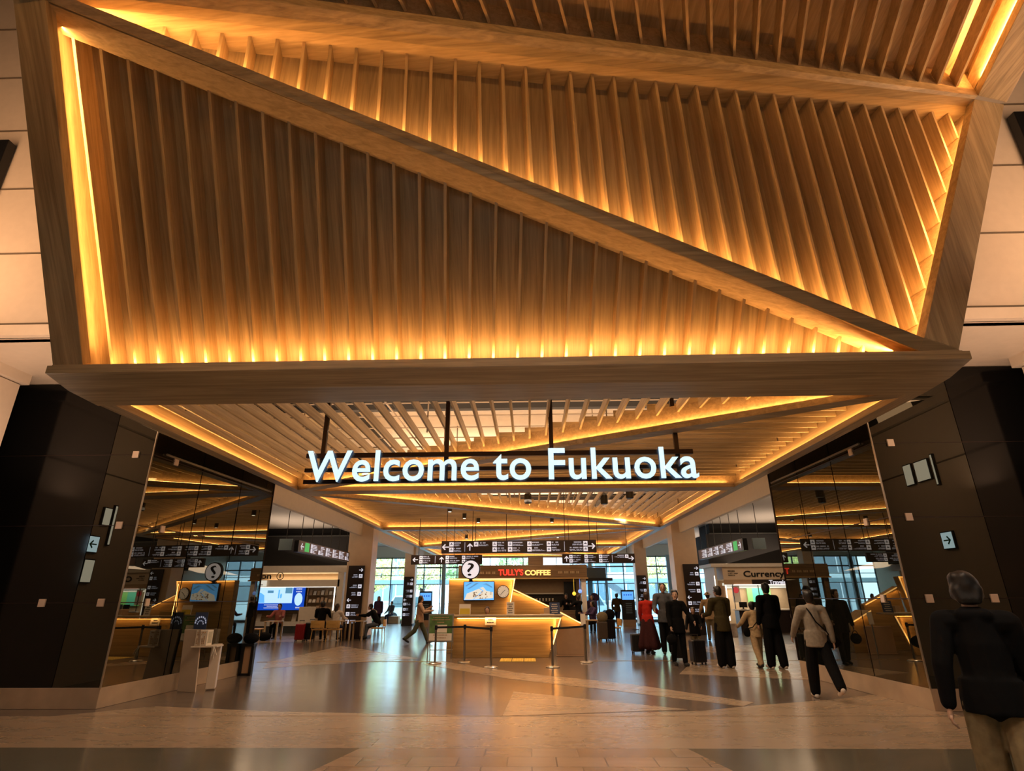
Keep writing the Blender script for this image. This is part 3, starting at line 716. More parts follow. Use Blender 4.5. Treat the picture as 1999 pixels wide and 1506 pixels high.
# black spot projectors hanging in the second bay
for x, y in ((-.0, 16.9), (2.3, 17.2), (2.9, 16.2)):
    t = thing('spotlight', ['black cylinder spotlight hanging among the slats behind the welcome letters'][0], 'lamp', (x, y, 4.3), 'black spotlights in the second bay')
    MB().lathe((x, y, 4.18), [(.09, 0), (.11, .02), (.11, .26), (.05, .34)], 14).build('spot_body', 'black', t); MB().tube([(x, y, 4.5), (x, y, 6.2)], .012, 5).build('stem', 'black', t)

# ================================================================ the welcome sign
t = thing('welcome_sign', 'large glowing white letters reading Welcome to Fukuoka hanging on dark poles', 'sign', (-.45, 9, 3.3))
me = text_mesh('Welcome to Fukuoka', 1, .02, .013, 1.04)
tmp = MB(); bmx = bmesh.new(); bmx.from_mesh(me)
xs = [v.co.x for v in bmx.verts]; ysz = [v.co.y for v in bmx.verts]
ax_, bx2 = min(xs), max(xs); asc = max(ysz)
sx = (2.72+3.60)/(bx2-ax_); szz = .50/asc
seen = set(); groups = []
for v0 in bmx.verts:
    if v0 in seen: continue
    st = [v0]; comp = []; seen.add(v0)
    while st:
        v = st.pop(); comp.append(v)
        for e_ in v.link_edges:
            o_ = e_.other_vert(v)
            if o_ not in seen: seen.add(o_); st.append(o_)
    groups.append(comp)
spans = []
for g in groups:
    x0, x1 = min(v.co.x for v in g), max(v.co.x for v in g)
    for s_i in spans:
        if x0 < s_i[1]-.02 and x1 > s_i[0]+.02: s_i[0] = min(x0, s_i[0]); s_i[1] = max(x1, s_i[1]); s_i[2] += g; break
    else: spans.append([x0, x1, list(g)])
off = wloc(t)
for sp in sorted(spans, key=lambda s: s[0]):
    vs = set(sp[2]); fs = [f for f in bmx.faces if f.verts[0] in vs]; idx = {v: i for i, v in enumerate(sp[2])}
    co = [Vector((-3.60+(v.co.x-ax_)*sx, 9-(v.co.z+.02)*2.0, 3.325+v.co.y*szz))-off for v in sp[2]]
    m2 = bpy.data.meshes.new('letter'); m2.from_pydata([tuple(c) for c in co], [], [[idx[v] for v in f.verts] for f in fs])
    m2.materials.append(M['letter_white']); m2.materials.append(M['letter_side'])
    m2.update()
    for p in m2.polygons: p.material_index = 0 if abs(p.normal.y) > .7 else 1
    o = bpy.data.objects.new('letter', m2); COL.objects.link(o); o.parent = t
bmx.free()
for z0, z1 in ((3.735, 3.81), (3.50, 3.56), (3.305, 3.37)):
    bx('rail', -3.66, 2.70, 9.03, 9.08, z0, z1, 'black_metal', t)
for x in (-3.41, -1.34, .40, 2.46):
    bx('pole', x-.035, x+.035, 9.08, 9.14, 3.33, 6.2, 'black_metal', t)

# ================================================================ direction boards
def board(label, x0, x1, y, z0, z1, layout, hang, group='hanging direction boards'):
    t = thing('direction_board', label, 'sign', ((x0+x1)/2, y, z0))
    bx('board', x0, x1, y, y+.12, z0, z1, 'sign_black', t, .006)
    h = z1-z0; rnd = random.Random(int(x0*37)); cz = (z0+z1)/2; f = y-.001
    for it in layout:
        kd = it[0]; x = x0+(x1-x0)*it[1]
        if kd in 'LRU': arrow('arrow', x, f, cz, h*.3, kd, t)
        elif kd == '|': bx('divider', x-.008, x+.008, f-.006, f, z0+h*.12, z1-h*.12, 'sign_grey', t)
        elif kd in 'pq':
            x2 = x0+(x1-x0)*it[2]
            for q_ in ((.72, .28) if len(it) < 4 else (.72,)):
                zc_ = z0+h*q_; s = h*.36
                if kd == 'p': pict('pictogram', x, f, zc_, s, t); bars(t, x+s*.65, x2, f, zc_, s, rnd)
                else: pict('pictogram', x2, f, zc_, s, t); bars(t, x, x2-s*.65, f, zc_, s, rnd, right=True)
    for hx in hang:
        xx = x0+(x1-x0)*hx; MB().tube([(xx, y+.06, z1), (xx, y+.06, 5.0 if abs(xx) > 6 else 6.2)], .011, 5, False).build('hanger', 'black', t)
    return t
board('wide black direction board hanging above the information desk', -2.85, 2.2, 19, 2.92, 3.31,
      [('L', .027), ('p', .065, .135), ('|', .152), ('U', .185), ('p', .225, .32, 1), ('p', .345, .43), ('p', .445, .55), ('p', .57, .68), ('p', .695, .785), ('|', .795), ('q', .81, .93), ('R', .97)], (.03, .2, .42, .58, .8, .96))
board('shorter black direction board hanging left behind the wide one', -4.43, -1.75, 22, 2.74, 3.08,
      [('L', .06), ('p', .14, .3), ('|', .34), ('U', .43), ('p', .51, .7), ('p', .74, .96)], (.1, .6, .9))
board('shorter black direction board hanging right behind the wide one', 1.25, 3.95, 22, 2.74, 3.08,
      [('U', .06), ('p', .12, .28), ('p', .33, .48), ('p', .53, .66), ('|', .69), ('q', .71, .89, 1), ('R', .95)], (.1, .5, .9))
# long side boards, running back along the side halls
def side_board(label, x, y0, y1, z0, z1, fx):
    t = thing('direction_board', label, 'sign', (x, (y0+y1)/2, z0))
    bx('board', x-.08, x+.08, y0, y1, z0, z1, 'black', t, .006)
    xf = x+.081*fx; b = MB(); b.box(min(xf, xf+.004*fx), max(xf, xf+.004*fx), y0+.12, y1-.08, z0+.03, z1-.02); b.build('sign_face', 'sign_brown', t)
    xg = xf+.006*fx; rnd = random.Random(5)
    b = MB(); b.box(min(xg, xg+.003*fx), max(xg, xg+.003*fx), y0+.55, y0+.95, z0+.05, z1-.04); b.build('exit_field', 'sign_green', t)
    b = MB(); ya, zc_ = y0+.32, (z0+z1)/2
    P = [(-1, -.13), (.42, -.13), (-.05, -.62), (.2, -.82), (1, 0), (.2, .82), (-.05, .62), (.42, .13), (-1, .13)]
    b.prism([(xg, ya-.14*px_, zc_+.14*pz) for px_, pz in P], (.004*fx, 0, 0)); b.build('arrow', 'sign_white', t)
    b = MB()
    y = y0+1.1
    while y < y1-.5:
        for zz in (z0+.7*(z1-z0), z0+.3*(z1-z0)):
            if rnd.random() < .85: b.box(min(xg, xg+.004*fx), max(xg, xg+.004*fx), y, y+.16, zz-.07, zz+.07)
            for dz in (.05, 0, -.05):
                b.box(min(xg, xg+.003*fx), max(xg, xg+.003*fx), y+.2, y+.2+rnd.uniform(.15, .45), zz+dz-.012, zz+dz+.012)
        y += .78
    b.build('lettering', 'sign_white', t)
    for i in range(6):
        yy = y0+.35+(y1-y0-.6)*i/5; MB().tube([(x, yy, z1), (x, yy, 5.0)], .013, 5, False).build('hanger', 'black', t)
    return t
side_board('long direction board with a green exit field hanging along the left side hall', -7.7, 19.1, 24.7, 3.01, 3.39, 1)
side_board('long direction board with a green exit field hanging along the right side hall', 7.4, 20.1, 25.5, 3.03, 3.43, -1)
for x, s, y, lab in ((-8.15, -1, 19.3, 'small blank grey panel hanging at the near end of the left side board'), (7.95, 1, 20.3, 'small blank grey panel hanging at the near end of the right side board')):
    t = thing('hanging_panel', lab, 'panel', (x, y, 3.1))
    bx('panel', x-.22, x+.22, y, y+.06, 3.08, 3.45, 'frame_blue', t, .004); MB().tube([(x, y+.03, 3.45), (x, y+.03, 5.0)], .012, 5).build('hanger', 'black', t)
# ================================================================ information desk
def D(x, z, y, y0=17.2):
    s = y/y0; return (x*s, y, 1.55+(z-1.55)*s)
t = thing('information_desk', 'oak information desk with glowing edges and a slanted right side', 'desk', (-.6, 17.6, 0))
b = MB(); b.prism([(-2.16, 17.2, 0), (.5, 17.2, 0), (.56, 17.2, .18), (.86, 17.2, 1.03), (-2.16, 17.2, 1.03)], (0, .12, 0)); b.build('front_panel', 'desk_oak', t, .01)
b = MB(); b.prism([(-2.22, 17.1, 1.05), (.93, 17.1, 1.05), (.98, 17.85, 1.05), (-2.22, 17.85, 1.05)], (0, 0, .045)); b.build('counter_top', 'oak_x', t, .008)
bx('toe_kick', -2.1, .45, 17.21, 17.31, 0, .1, 'walnut', t)
bx('led_edge', -2.05, .84, 17.17, 17.195, 1.0, 1.02, 'led_warm', t)
b = MB(); b.prism([(.86, 17.17, 1.02), (.89, 17.17, 1.02), (.6, 17.17, .2), (.57, 17.17, .2)], (0, .025, 0)); b.build('led_edge', 'led_warm', t)
strip((-2.05, 17.12, 1.03), (.84, 17.12, 1.03), (0, .35, -1), 4.5)
strip((.84, 17.12, .96), (.6, 17.12, .25), (-1, .35, 0), 4.5)
bx('end_panel', -2.16, -2.1, 17.3, 17.85, 0, 1.05, 'desk_oak', t)
# rear feature wall with the screen
t2 = thing('feature_wall', 'slanted oak wall with glowing top edge rising behind the information desk', 'wall panel', (-1.5, 18.6, 0))
y = 18.6
P = [D(-2.34, 0, y), D(-.66, 0, y), D(-.60, 1.07, y), D(-.40, 2.08, y), D(-2.32, 2.09, y)]
P = [(p[0], p[1], max(p[2], 0)) for p in P]; P[0] = (P[0][0], y, 0); P[1] = (P[1][0], y, 0)
b = MB(); b.prism(P, (0, .25, 0)); b.build('panel', 'desk_oak', t2, .01)
tp = D(-.40, 2.08, y); tl = D(-2.32, 2.09, y); lo = D(-.60, 1.07, y)
bx('led_edge', tl[0], tp[0], y-.03, y-.005, tp[2]-.03, tp[2]-.005, 'led_warm', t2)
b = MB(); b.prism([(tp[0], y-.03, tp[2]), (tp[0]-.03, y-.03, tp[2]), (lo[0]-.03, y-.03, lo[2]), (lo[0], y-.03, lo[2])], (0, .025, 0)); b.build('led_edge', 'led_warm', t2)
strip((tl[0], y-.08, tp[2]-.02), (tp[0], y-.08, tp[2]-.02), (0, .4, -1), 4.0); strip((tp[0]-.02, y-.08, tp[2]-.1), (lo[0], y-.08, lo[2]), (-1, .4, 0), 4.0)
# lower oak wings
t3 = thing('desk_wing', 'triangular oak wing sloping down behind the right of the information desk', 'wall panel', (0, 18.9, 0))
y = 18.9; P = [D(-.62, .9, y), D(.6, .9, y), D(.6, 1.33, y), D(.5, 1.36, y), D(-.46, 1.81, y), D(-.5, 1.81, y)]
b = MB(); b.prism([(P[0][0], y, 0), (P[1][0], y, 0)]+P[2:], (0, .2, 0)); b.build('panel', 'desk_oak', t3, .008)
a_, c_2 = D(-.46, 1.79, y), D(.55, 1.33, y)
b = MB(); b.prism([(a_[0], y-.03, a_[2]), (c_2[0], y-.03, c_2[2]), (c_2[0], y-.03, c_2[2]-.03), (a_[0], y-.03, a_[2]-.03)], (0, .025, 0)); b.build('led_edge', 'led_warm', t3)
strip((a_[0], y-.08, a_[2]-.02), (c_2[0], y-.08, c_2[2]-.02), (-.3, .4, -1), 3.5)
t4 = thing('side_counter', 'low oak side counter with a glowing sloped top right of the information desk', 'desk', (1.25, 18.2, 0))
b = MB(); b.prism([(.9, 18.2, 0), (1.62, 18.2, 0), (1.62, 18.2, .84), (1.5, 18.2, .86), (.95, 18.2, 1.16)], (0, .7, 0)); b.build('cabinet', 'desk_oak', t4, .008)
b = MB(); b.prism([(.92, 18.16, 1.15), (1.56, 18.16, .83), (1.56, 18.16, .80), (.92, 18.16, 1.12)], (0, .03, 0)); b.build('led_edge', 'led_warm', t4)
strip((.95, 18.12, 1.1), (1.52, 18.12, .82), (-.3, .3, -1), 3.5)
solo('counter_screen', MB().box(.76, 1.56, 17.62, 17.68, .03, .74).box(.74, 1.58, 17.6, 17.7, 0, .03), 'beige_block', 'plain beige freestanding screen panel behind the right belt barrier', 'panel', bevel=.01)
# screen and clock
t = thing('wall_screen', 'lit map screen mounted on the oak wall behind the desk', 'screen', D(-1.45, 1.74, 18.52))
y = 18.5; a, c = D(-1.88, 1.99, y), D(-1.02, 1.50, y)
bx('screen_frame', a[0]-.02, c[0]+.02, y, y+.09, c[2]-.02, a[2]+.02, 'black', t, .006); bx('screen_face', a[0], c[0], y-.006, y, c[2], a[2], 'screen_sky', t)
b = MB(); W_, H_ = c[0]-a[0], a[2]-c[2]; q = lambda u, v: (a[0]+u*W_, y-.012, c[2]+v*H_)
b.prism([q(.02, .02), q(.3, .02), q(.62, .5), q(.5, .62), q(.1, .35)], (0, .004, 0)); b.prism([q(.32, .02), q(.98, .1), q(.98, .42), q(.75, .5), q(.64, .72), q(.52, .66), q(.66, .5)], (0, .004, 0))
b.build('map_land', 'screen_beige', t)
b = MB(); rnd = random.Random(12)
for i in range(26):
    u_, v_ = rnd.uniform(.3, .9), rnd.uniform(.06, .42); b.prism([q(u_, v_), q(u_+rnd.uniform(.02, .06), v_+.01), q(u_+.04, v_+rnd.uniform(.03, .07)), q(u_-.01, v_+.04)], (0, -.004, 0))
b.build('map_blocks', 'tan_panel', t)
b = MB(); b.prism([q(.1, .6), q(.2, .62), q(.5, .93), q(.4, .93)], (0, .003, 0)); b.prism([q(.62, .85), q(.72, .85), q(.95, .65), q(.95, .72), q(.75, .93)], (0, .003, 0)); b.prism([q(.03, .78), q(.08, .74), q(.28, .95), q(.2, .95)], (0, .003, 0)); b.build('map_buildings', 'screen_teal', t)
y = 18.52; cc = D(-.75, 1.72, y)
t = thing('wall_clock', 'round white wall clock right of the map screen', 'clock', cc)
MB().lathe((cc[0], y, cc[2]), [(.0, 0), (.19, 0), (.19, .05), (0, .05)], 28, 'y').build('clock_case', 'black', t)
MB().lathe((cc[0], y-.006, cc[2]), [(.0, 0), (.17, 0), (.17, .006), (0, .006)], 28, 'y').build('clock_face', 'dial_white', t)
b = MB()
for i in range(12):
    A = i*PI/6; b.cbox((cc[0]+.145*math.sin(A), y-.009, cc[2]+.145*math.cos(A)), (.014, .004, .014))
b.build('hour_marks', 'black', t)
for nm, A, L in (('hour_hand', R(52), .08), ('minute_hand', R(222), .12)):
    b = MB(); u = Vector((math.sin(A), 0, math.cos(A))); v = Vector((u.z, 0, -u.x))*.006; o_ = Vector((cc[0], y-.014, cc[2])); b.prism([o_-v, o_+v, o_+v+u*L, o_-v+u*L], (0, .004, 0)); b.build(nm, 'black', t)
# round question mark sign standing on the feature wall
qx, _, qz = D(-1.70, 2.335, 18.4); t = thing('question_sign', 'round lit sign with a black question mark above the desk wall', 'sign', (qx, 18.4, qz-.3))
MB().lathe((qx, 18.4, qz), [(0, 0), (.3, 0), (.3, .1), (0, .1)], 32, 'y').build('sign_case', 'black', t)
MB().lathe((qx, 18.39, qz), [(0, 0), (.265, 0), (.265, .01), (0, .01)], 32, 'y').build('sign_face', 'sign_white', t)
text_on('question_mark', '?', qx-.105, qx+.105, qz-.19, qz+.19, 18.388, 'black', t, .01, .0)
bx('bracket', qx-.05, qx+.05, 18.5, 18.7, qz-.45, qz+.0, 'black', t)
# things on the counter
def note(label, x0, x1, y, z0, z1, m, cat='notice', extra=None):
    t = thing('counter_notice', label, cat, ((x0+x1)/2, y, z0)); b = MB()
    b.prism([(x0, y, z0), (x1, y, z0), (x1, y+.03, z1), (x0, y+.03, z1)], (0, .012, 0)); b.build('sheet', m, t)
    b = MB(); b.prism([(x0, y+.02, z0), (x1, y+.02, z0), (x1, y+.12, z0), (x0, y+.12, z0)], (0, 0, .006)); b.build('foot', 'acrylic', t)
    if extra: extra(t, x0, x1, y, z0, z1)
    return t
def txtrows(m, n=4):
    def f(t, x0, x1, y, z0, z1):
        rnd = random.Random(int(x0*99)+3); b = MB(); h = (z1-z0)/(n+1)
        for i in range(n):
            zz = z1-h*(i+1); ln = (x1-x0)*rnd.uniform(.4, .8); xm = (x0+x1)/2
            k = int(ln/(h*.45)); yy = y+.03*(zz-z0)/(z1-z0)-.002
            for j in range(max(k, 2)):
                xa = xm-ln/2+j*ln/max(k, 2); b.box(xa, xa+ln/max(k, 2)*.7, yy-.003, yy, zz-h*.22, zz+h*.22)
        b.build('lettering', m, t)
    return f
def yel(t, x0, x1, y, z0, z1): MB().box(x0+.02, x1-.02, y-.004, y+.004, z0+.02, z0+(z1-z0)*.6).build('yellow_field', 'paper_yellow', t)
note('cream and yellow notice standing on the left of the desk counter', -2.03, -1.70, 17.4, 1.095, 1.39, 'paper', extra=yel)
note('white notice standing on the desk counter below the clock', -.66, -.44, 17.4, 1.095, 1.44, 'paper', extra=txtrows('black', 5))
note('navy notice with white lines standing right of the desk counter', .58, .88, 17.65, 1.1, 1.42, 'paper_navy', extra=txtrows('paper', 5))
note('small white notice on a stand by the right belt post', 1.44, 1.58, 17.3, .8, 1.12, 'paper')
bx('stand_pole', 1.5, 1.52, 17.3, 17.33, 0, .82, 'steel', [o for o in bpy.data.objects if o.get('label', '').startswith('small white notice on a stand')][0])
solo('brochure_box', MB().box(.42, .58, 17.55, 17.8, 1.095, 1.28), 'tan_panel', 'small tan brochure box on the right end of the desk counter', 'box', bevel=.006)
solo('paper_stack', MB().box(.3, .7, 17.25, 17.45, 1.096, 1.115), 'paper', 'low stack of papers on the right of the desk counter', 'papers')
note('white notice hanging on the front of the information desk', -1.26, -.95, 17.13, .84, 1.045, 'paper', extra=txtrows('black', 2))
# tactile yellow patch
for x0, x1 in ((-.8, -.5), (-.48, -.18), (-.16, .14)):
    b = MB().box(x0, x1, 16.2, 17.0, .0, .008)
    for i in range(4):
        for j in range(9): b.lathe((x0+.04+i*.073, 16.26+j*.085, .008), [(.02, 0), (.012, .005)], 6)
    prop(b.build('tactile_paving', 'yellow_tactile'), 'yellow tactile paving strip on the floor before the desk', 'floor marking', 'yellow tactile strips')
# belt barrier posts
def post(x, y, label):
    t = thing('barrier_post', label, 'barrier', (x, y, 0), 'belt barrier posts')
    MB().lathe((x, y, 0), [(.17, 0), (.17, .012), (.14, .03), (.03, .045)], 24).build('foot', 'steel', t, smooth=False)
    MB().lathe((x, y, .03), [(.028, 0), (.028, .76)], 12).build('pole', 'steel', t)
    MB().lathe((x, y, .79), [(.036, 0), (.036, .1), (.026, .115)], 12).build('head', 'black', t)
posts = [(-2.42, 15.75, 'leftmost belt barrier post, before the green poster stand'), (-1.70, 16.0, 'belt barrier post set back in the middle of the left barrier'), (-.94, 14.9, 'nearest belt barrier post at the right end of the left barrier'), (.53, 14.9, 'nearest belt barrier post at the left end of the right barrier'), (1.43, 15.96, 'rightmost belt barrier post, before the beige screen panel')]
for x, y, l in posts: post(x, y, l)
def belt(a, c, label):
    b = MB(); a = Vector(a); c = Vector(c); d = (c-a).normalized(); a = a+d*.036; c = c-d*.036
    nn = Vector((-d.y, d.x, 0))*.004; b.prism([a-nn, c-nn, c-nn+Vector((0, 0, .05)), a-nn+Vector((0, 0, .05))], nn*2); solo('barrier_belt', b, 'black_matte', label, 'barrier', 'black barrier belts')
belt((-2.42, 15.75, .82), (-1.70, 16.0, .82), 'black belt stretched before the green poster stand'); belt((-1.70, 16.0, .82), (-.94, 14.9, .82), 'black belt stretched before the left part of the desk'); belt((.53, 14.9, .82), (1.43, 15.96, .82), 'black belt stretched before the beige screen panel')
# green A-frame poster
t = thing('poster_stand', 'green and cream poster on an easel stand left of the desk', 'sign', (-2.55, 16.9, 0))
def tilt(x, z): return (x, 16.85+z*.12, z)
b = MB(); b.prism([tilt(-2.83, .42), tilt(-2.12, .42), tilt(-2.12, 1.14), tilt(-2.83, 1.14)], (0, .03, 0)); b.build('frame', 'steel', t, .004)
b = MB(); b.prism([(p[0], p[1]-.004, p[2]) for p in (tilt(-2.79, .46), tilt(-2.16, .46), tilt(-2.16, 1.10), tilt(-2.79, 1.10))], (0, .004, 0)); b.build('poster', 'poster_green', t)
b = MB(); b.prism([(p[0], p[1]-.008, p[2]) for p in (tilt(-2.79, .46), tilt(-2.16, .46), tilt(-2.16, .64), tilt(-2.79, .64))], (0, .004, 0)); b.prism([(p[0], p[1]-.008, p[2]) for p in (tilt(-2.62, .66), tilt(-2.3, .66), tilt(-2.3, .86), tilt(-2.62, .86))], (0, .004, 0)); b.build('poster_field', 'paper', t)
b = MB()
for zz, n in ((1.05, 11), (.99, 13), (.92, 5), (.6, 10), (.53, 8)):
    for i in range(n):
        x = -2.475-n*.02+i*.04; p = tilt(x, zz); b.box(x, x+.028, p[1]-.013, p[1]-.009, zz-.014, zz+.014)
b.build('lettering', 'tan_panel', t)
for x in (-2.8, -2.15):
    MB().tube([tilt(x, .0), tilt(x, .42)], .012, 6).build('leg', 'steel', t); MB().tube([(x, 17.3, .0), tilt(x, 1.1)], .012, 6).build('leg', 'steel', t)
MB().tube([(-2.8, 17.2, .2), (-2.15, 17.2, .2)], .01, 6).build('stretcher', 'steel', t)

# ================================================================ coffee kiosk
t = thing('coffee_kiosk', "walnut coffee kiosk with a lit red and gold name on its fascia", 'shop', (-.3, 28.5, 0))
bx('fascia', -3.29, 2.68, 27.5, 30.5, 2.40, 2.98, 'walnut', t, .01)
bx('fascia_lip', -3.33, 2.72, 27.44, 27.5, 2.36, 2.42, 'desk_oak', t)
text_on('red_lettering', "TULLY'S", -1.42, -.27, 2.52, 2.80, 27.49, 'red_letter', t, .04, .03)
text_on('gold_lettering', 'COFFEE', -.19, 1.0, 2.52, 2.76, 27.49, 'gold_letter', t, .04, .04)
b = MB()
for i in range(14): 
    if i % 4 != 3: b.box(-2.6+i*.075, -2.55+i*.075, 27.49, 27.5, 2.6, 2.7); b.box(1.35+i*.07, 1.40+i*.07, 27.49, 27.5, 2.6, 2.7)
b.build('small_lettering', 'oak_x', t)
bx('back_wall', -3.2, 2.6, 30.2, 30.4, 0, 2.4, 'tan_panel', t)
bx('corner_post', 2.4, 2.62, 27.55, 27.75, 0, 2.4, 'white_wall', t); bx('corner_post', -3.2, -3.0, 27.55, 27.75, 0, 2.4, 'walnut', t)
bx('counter', .6, 2.4, 27.6, 28.2, 0, 1.0, 'walnut', t, .01); bx('counter', -3.0, .6, 27.7, 28.3, 0, 1.1, 'walnut', t, .01)
bx('shelf', -.2, 1.7, 29.9, 30.2, 1.72, 1.78, 'paper', t); bx('dark_menu', -.4, 2.2, 30.12, 30.2, 1.2, 1.7, 'black', t); bx('dark_doorway', 1.75, 2.35, 30.1, 30.2, .9, 2.3, 'black', t)
for i in range(7):
    x = .2+i*.16; solo('paper_cup', MB().lathe((x, 30.0, 1.40), [(.03, 0), (.045, .12), (.045, .13)], 10), 'paper', 'small pale cup on the coffee kiosk back shelf', 'cup', 'cups at the back of the coffee kiosk')
bx('cup_shelf', 0, 1.4, 29.9, 30.12, 1.37, 1.40, 'walnut', t)
solo('box_unit', MB().box(-.04, .68, 27.7, 28.4, 2.98, 3.42), 'walnut', 'dark square box standing on the coffee kiosk roof', 'box', bevel=.01)
for (x, z, m, l) in ((2.05, 1.72, 'fan_yellow', 'glowing yellow round lantern by the coffee kiosk post'), (2.32, 1.82, 'fan_blue', 'glowing blue round lantern by the coffee kiosk post')):
    o = solo('round_lantern', MB().ell((x, 27.5, z), .085, 14).tube([(x, 27.5, z+.08), (x, 27.5, 2.37)], .006, 5), m, l, 'lamp', smooth=True)

# ================================================================ left information room
t = thing('information_room', 'information counter room with lit shelves and glazed header at the left', 'shop', (-11.5, 29.5, 0))
bx('soffit', -17, -9.0, 29.4, 31.6, 2.8, 3.12, 'white_wall', t); bx('header_glass', -17, -9.5, 29.5, 29.52, 2.48, 2.8, 'acrylic', t)
bx('header_back', -17, -9.5, 31.2, 31.3, 2.3, 2.85, 'tan_panel', t); bx('header_band', -17, -9.45, 29.42, 31.0, 2.12, 2.45, 'white_wall', t)
bx('led_line', -13.9, -9.6, 29.41, 29.44, 2.095, 2.115, 'led_white', t)
bx('end_post', -9.55, -9.25, 29.42, 29.8, 0, 3.1, 'white_wall', t, .01); bx('post_light', -9.68, -9.64, 29.45, 29.5, 0.9, 2.1, 'led_white', t)
bx('back_wall', -17, -9.4, 31.5, 31.6, 0, 3.1, 'tan_panel', t); bx('bench', -13.8, -10.6, 29.9, 30.5, .3, .5, 'white_wall', t); bx('bench_base', -13.8, -10.6, 29.95, 30.5, 0, .3, 'dark_grey', t)
bx('lower_wall', -13.9, -10.9, 30.5, 30.6, 0, 1.02, 'oak_x', t)
text_on('lettering', 'Information', -15.35, -12.95, 2.5, 2.78, 29.49, 'black', t, .02, .02)
MB().tube([(-12.5+.17*math.cos(i*PI/8), 29.48, 2.63+.17*math.sin(i*PI/8)) for i in range(17)], .018, 6).build('info_ring', 'black', t); text_on('info_letter', 'i', -12.53, -12.47, 2.53, 2.73, 29.49, 'black', t, .02, .03)
for z in (.95, 1.35, 1.7):
    bx('shelf_board', -11.2, -9.75, 29.9, 30.2, z, z+.035, 'walnut', t)
bx('shelf_back', -11.25, -9.7, 30.2, 30.25, .3, 2.1, 'tan_panel', t)
rnd = random.Random(3)
for z in (.985, 1.385, 1.735):
    for i in range(7):
        if rnd.random() < .2: continue
        x = -11.1+i*.2; h = rnd.uniform(.14, .26)
        b = MB(); b.prism([(x, 29.95, z), (x+.14, 29.95, z), (x+.14, 30.02, z+h), (x, 30.02, z+h)], (0, .012, 0)); solo('leaflet', b, rnd.choice(['paper', 'tan_panel', 'paper', 'beige_block']), 'small leaflet standing on the information room shelves', 'leaflet', 'leaflets on the information room shelves')
for x in (-13.75, -12.55, -11.95, -11.4):
    b = MB(); b.prism([(x, 30.2, .5), (x+.22, 30.2, .5), (x+.22, 30.32, .86), (x, 30.32, .86)], (0, .012, 0)); solo('menu_card', b, 'paper', 'cream card leaning on the white bench below the blue screen', 'leaflet', 'cards on the bench below the blue screen')
t = thing('advert_screen', 'large bright blue screen with a pale picture in the information room', 'screen', (-12.5, 29.75, 1.0))
X0, X1, Z0, Z1 = -13.95, -11.25, 1.04, 2.10
bx('screen_frame', X0-.04, X1+.04, 29.8, 29.95, Z0-.04, Z1, 'black', t); bx('screen_face', X0, X1, 29.78, 29.8, Z0, Z1, 'screen_blue', t); bx('picture', X0+.25, X1-.62, 29.77, 29.782, Z0+.32, Z1, 'screen_pale', t)
b = MB(); b.prism([(X0+.25, 29.765, Z0+.34), (X0+.7, 29.765, Z0+.34), (X0+.65, 29.765, Z0+.7), (X0+.45, 29.765, Z0+.82), (X0+.25, 29.765, Z0+.8)], (0, .004, 0)); b.build('picture_hill', 'screen_sky', t); bx('picture_tower', X0+1.35, X0+1.42, 29.765, 29.769, Z0+.55, Z0+.95, 'screen_sky', t); b = MB(); b.ell((X0+1.5, 29.767, Z0+.66), (.05, .003, .12), 8); b.build('picture_figure', 'screen_sky', t)
b = MB(); b.box(X0+1.7, X0+2.05, 29.765, 29.769, Z0+.78, Z1); b.box(X0+.8, X0+1.1, 29.765, 29.769, Z0+.8, Z0+.92); b.build('picture_blocks', 'screen_teal', t)
b = MB(); b.ell((X1-.3, 29.775, Z0+.5), (.2, .006, .3), 20); b.build('oval_badge', 'screen_pale', t)
b = MB()
for zz, n, xx in ((Z0+.24, 18, X0+.7), (Z0+.17, 12, X0+.85), (Z0+.1, 18, X0+.7)):
    for i in range(n): b.box(xx+i*.045, xx+i*.045+.032, 29.77, 29.776, zz-.015, zz+.02)
for zz in (Z1-.08, Z1-.2): 
    for i in range(5): b.box(X1-.45+i*.06, X1-.41+i*.06, 29.77, 29.776, zz-.03, zz+.03)
for i in range(4): b.box(X1-.4+i*.06, X1-.36+i*.06, 29.77, 29.776, Z0+.08, Z0+.14)
b.build('lettering', 'sign_white', t)
t = thing('lightbox_sign', 'narrow pale green and yellow lightbox left above the blue screen', 'sign', (-13.8, 29.3, 2.15)); bx('lightbox', -14.3, -13.1, 29.32, 29.4, 2.15, 2.42, 'screen_beige', t); bx('green_end', -14.3, -13.85, 29.31, 29.32, 2.15, 2.42, 'lime_panel', t)
b = MB()
for i in range(9): b.box(-13.6+i*.04, -13.57+i*.04, 29.31, 29.32, 2.2, 2.24)
b.build('lettering', 'black', t)

# ================================================================ currency exchange
t = thing('exchange_counter', 'currency exchange counter with a beige header and green wall panels', 'shop', (11, 29, 0))
bx('soffit', 8.8, 16.9, 28.8, 31, 2.90, 3.06, 'white_wall', t); bx('header', 9.35, 16.9, 28.9, 31, 2.32, 2.90, 'column_stone', t); bx('sub_header', 9.35, 10.68, 28.88, 28.9, 2.1, 2.32, 'tan_panel', t)
bx('brand_strip', 10.68, 16.8, 28.86, 28.9, 2.10, 2.32, 'sign_black', t); bx('light_line', 9.8, 13.3, 28.84, 28.88, 2.075, 2.1, 'led_pink', t)
text_on('lettering', 'Currency Exchange', 10.33, 14.3, 2.36, 2.72, 28.89, 'black', t, .02, .02)
text_on('brand_lettering', 'Travelex', 11.48, 12.44, 2.11, 2.29, 28.855, 'sign_white', t, .01, .03)
rnd = random.Random(8); bars(t, 9.6, 10.3, 28.885, 2.62, .3, rnd, m='seam')
bx('back_wall', 9.4, 16.9, 30.6, 30.7, 0, 2.32, 'tan_panel', t); bx('lit_band', 9.8, 13.3, 30.5, 30.58, 1.95, 2.2, 'screen_beige', t)
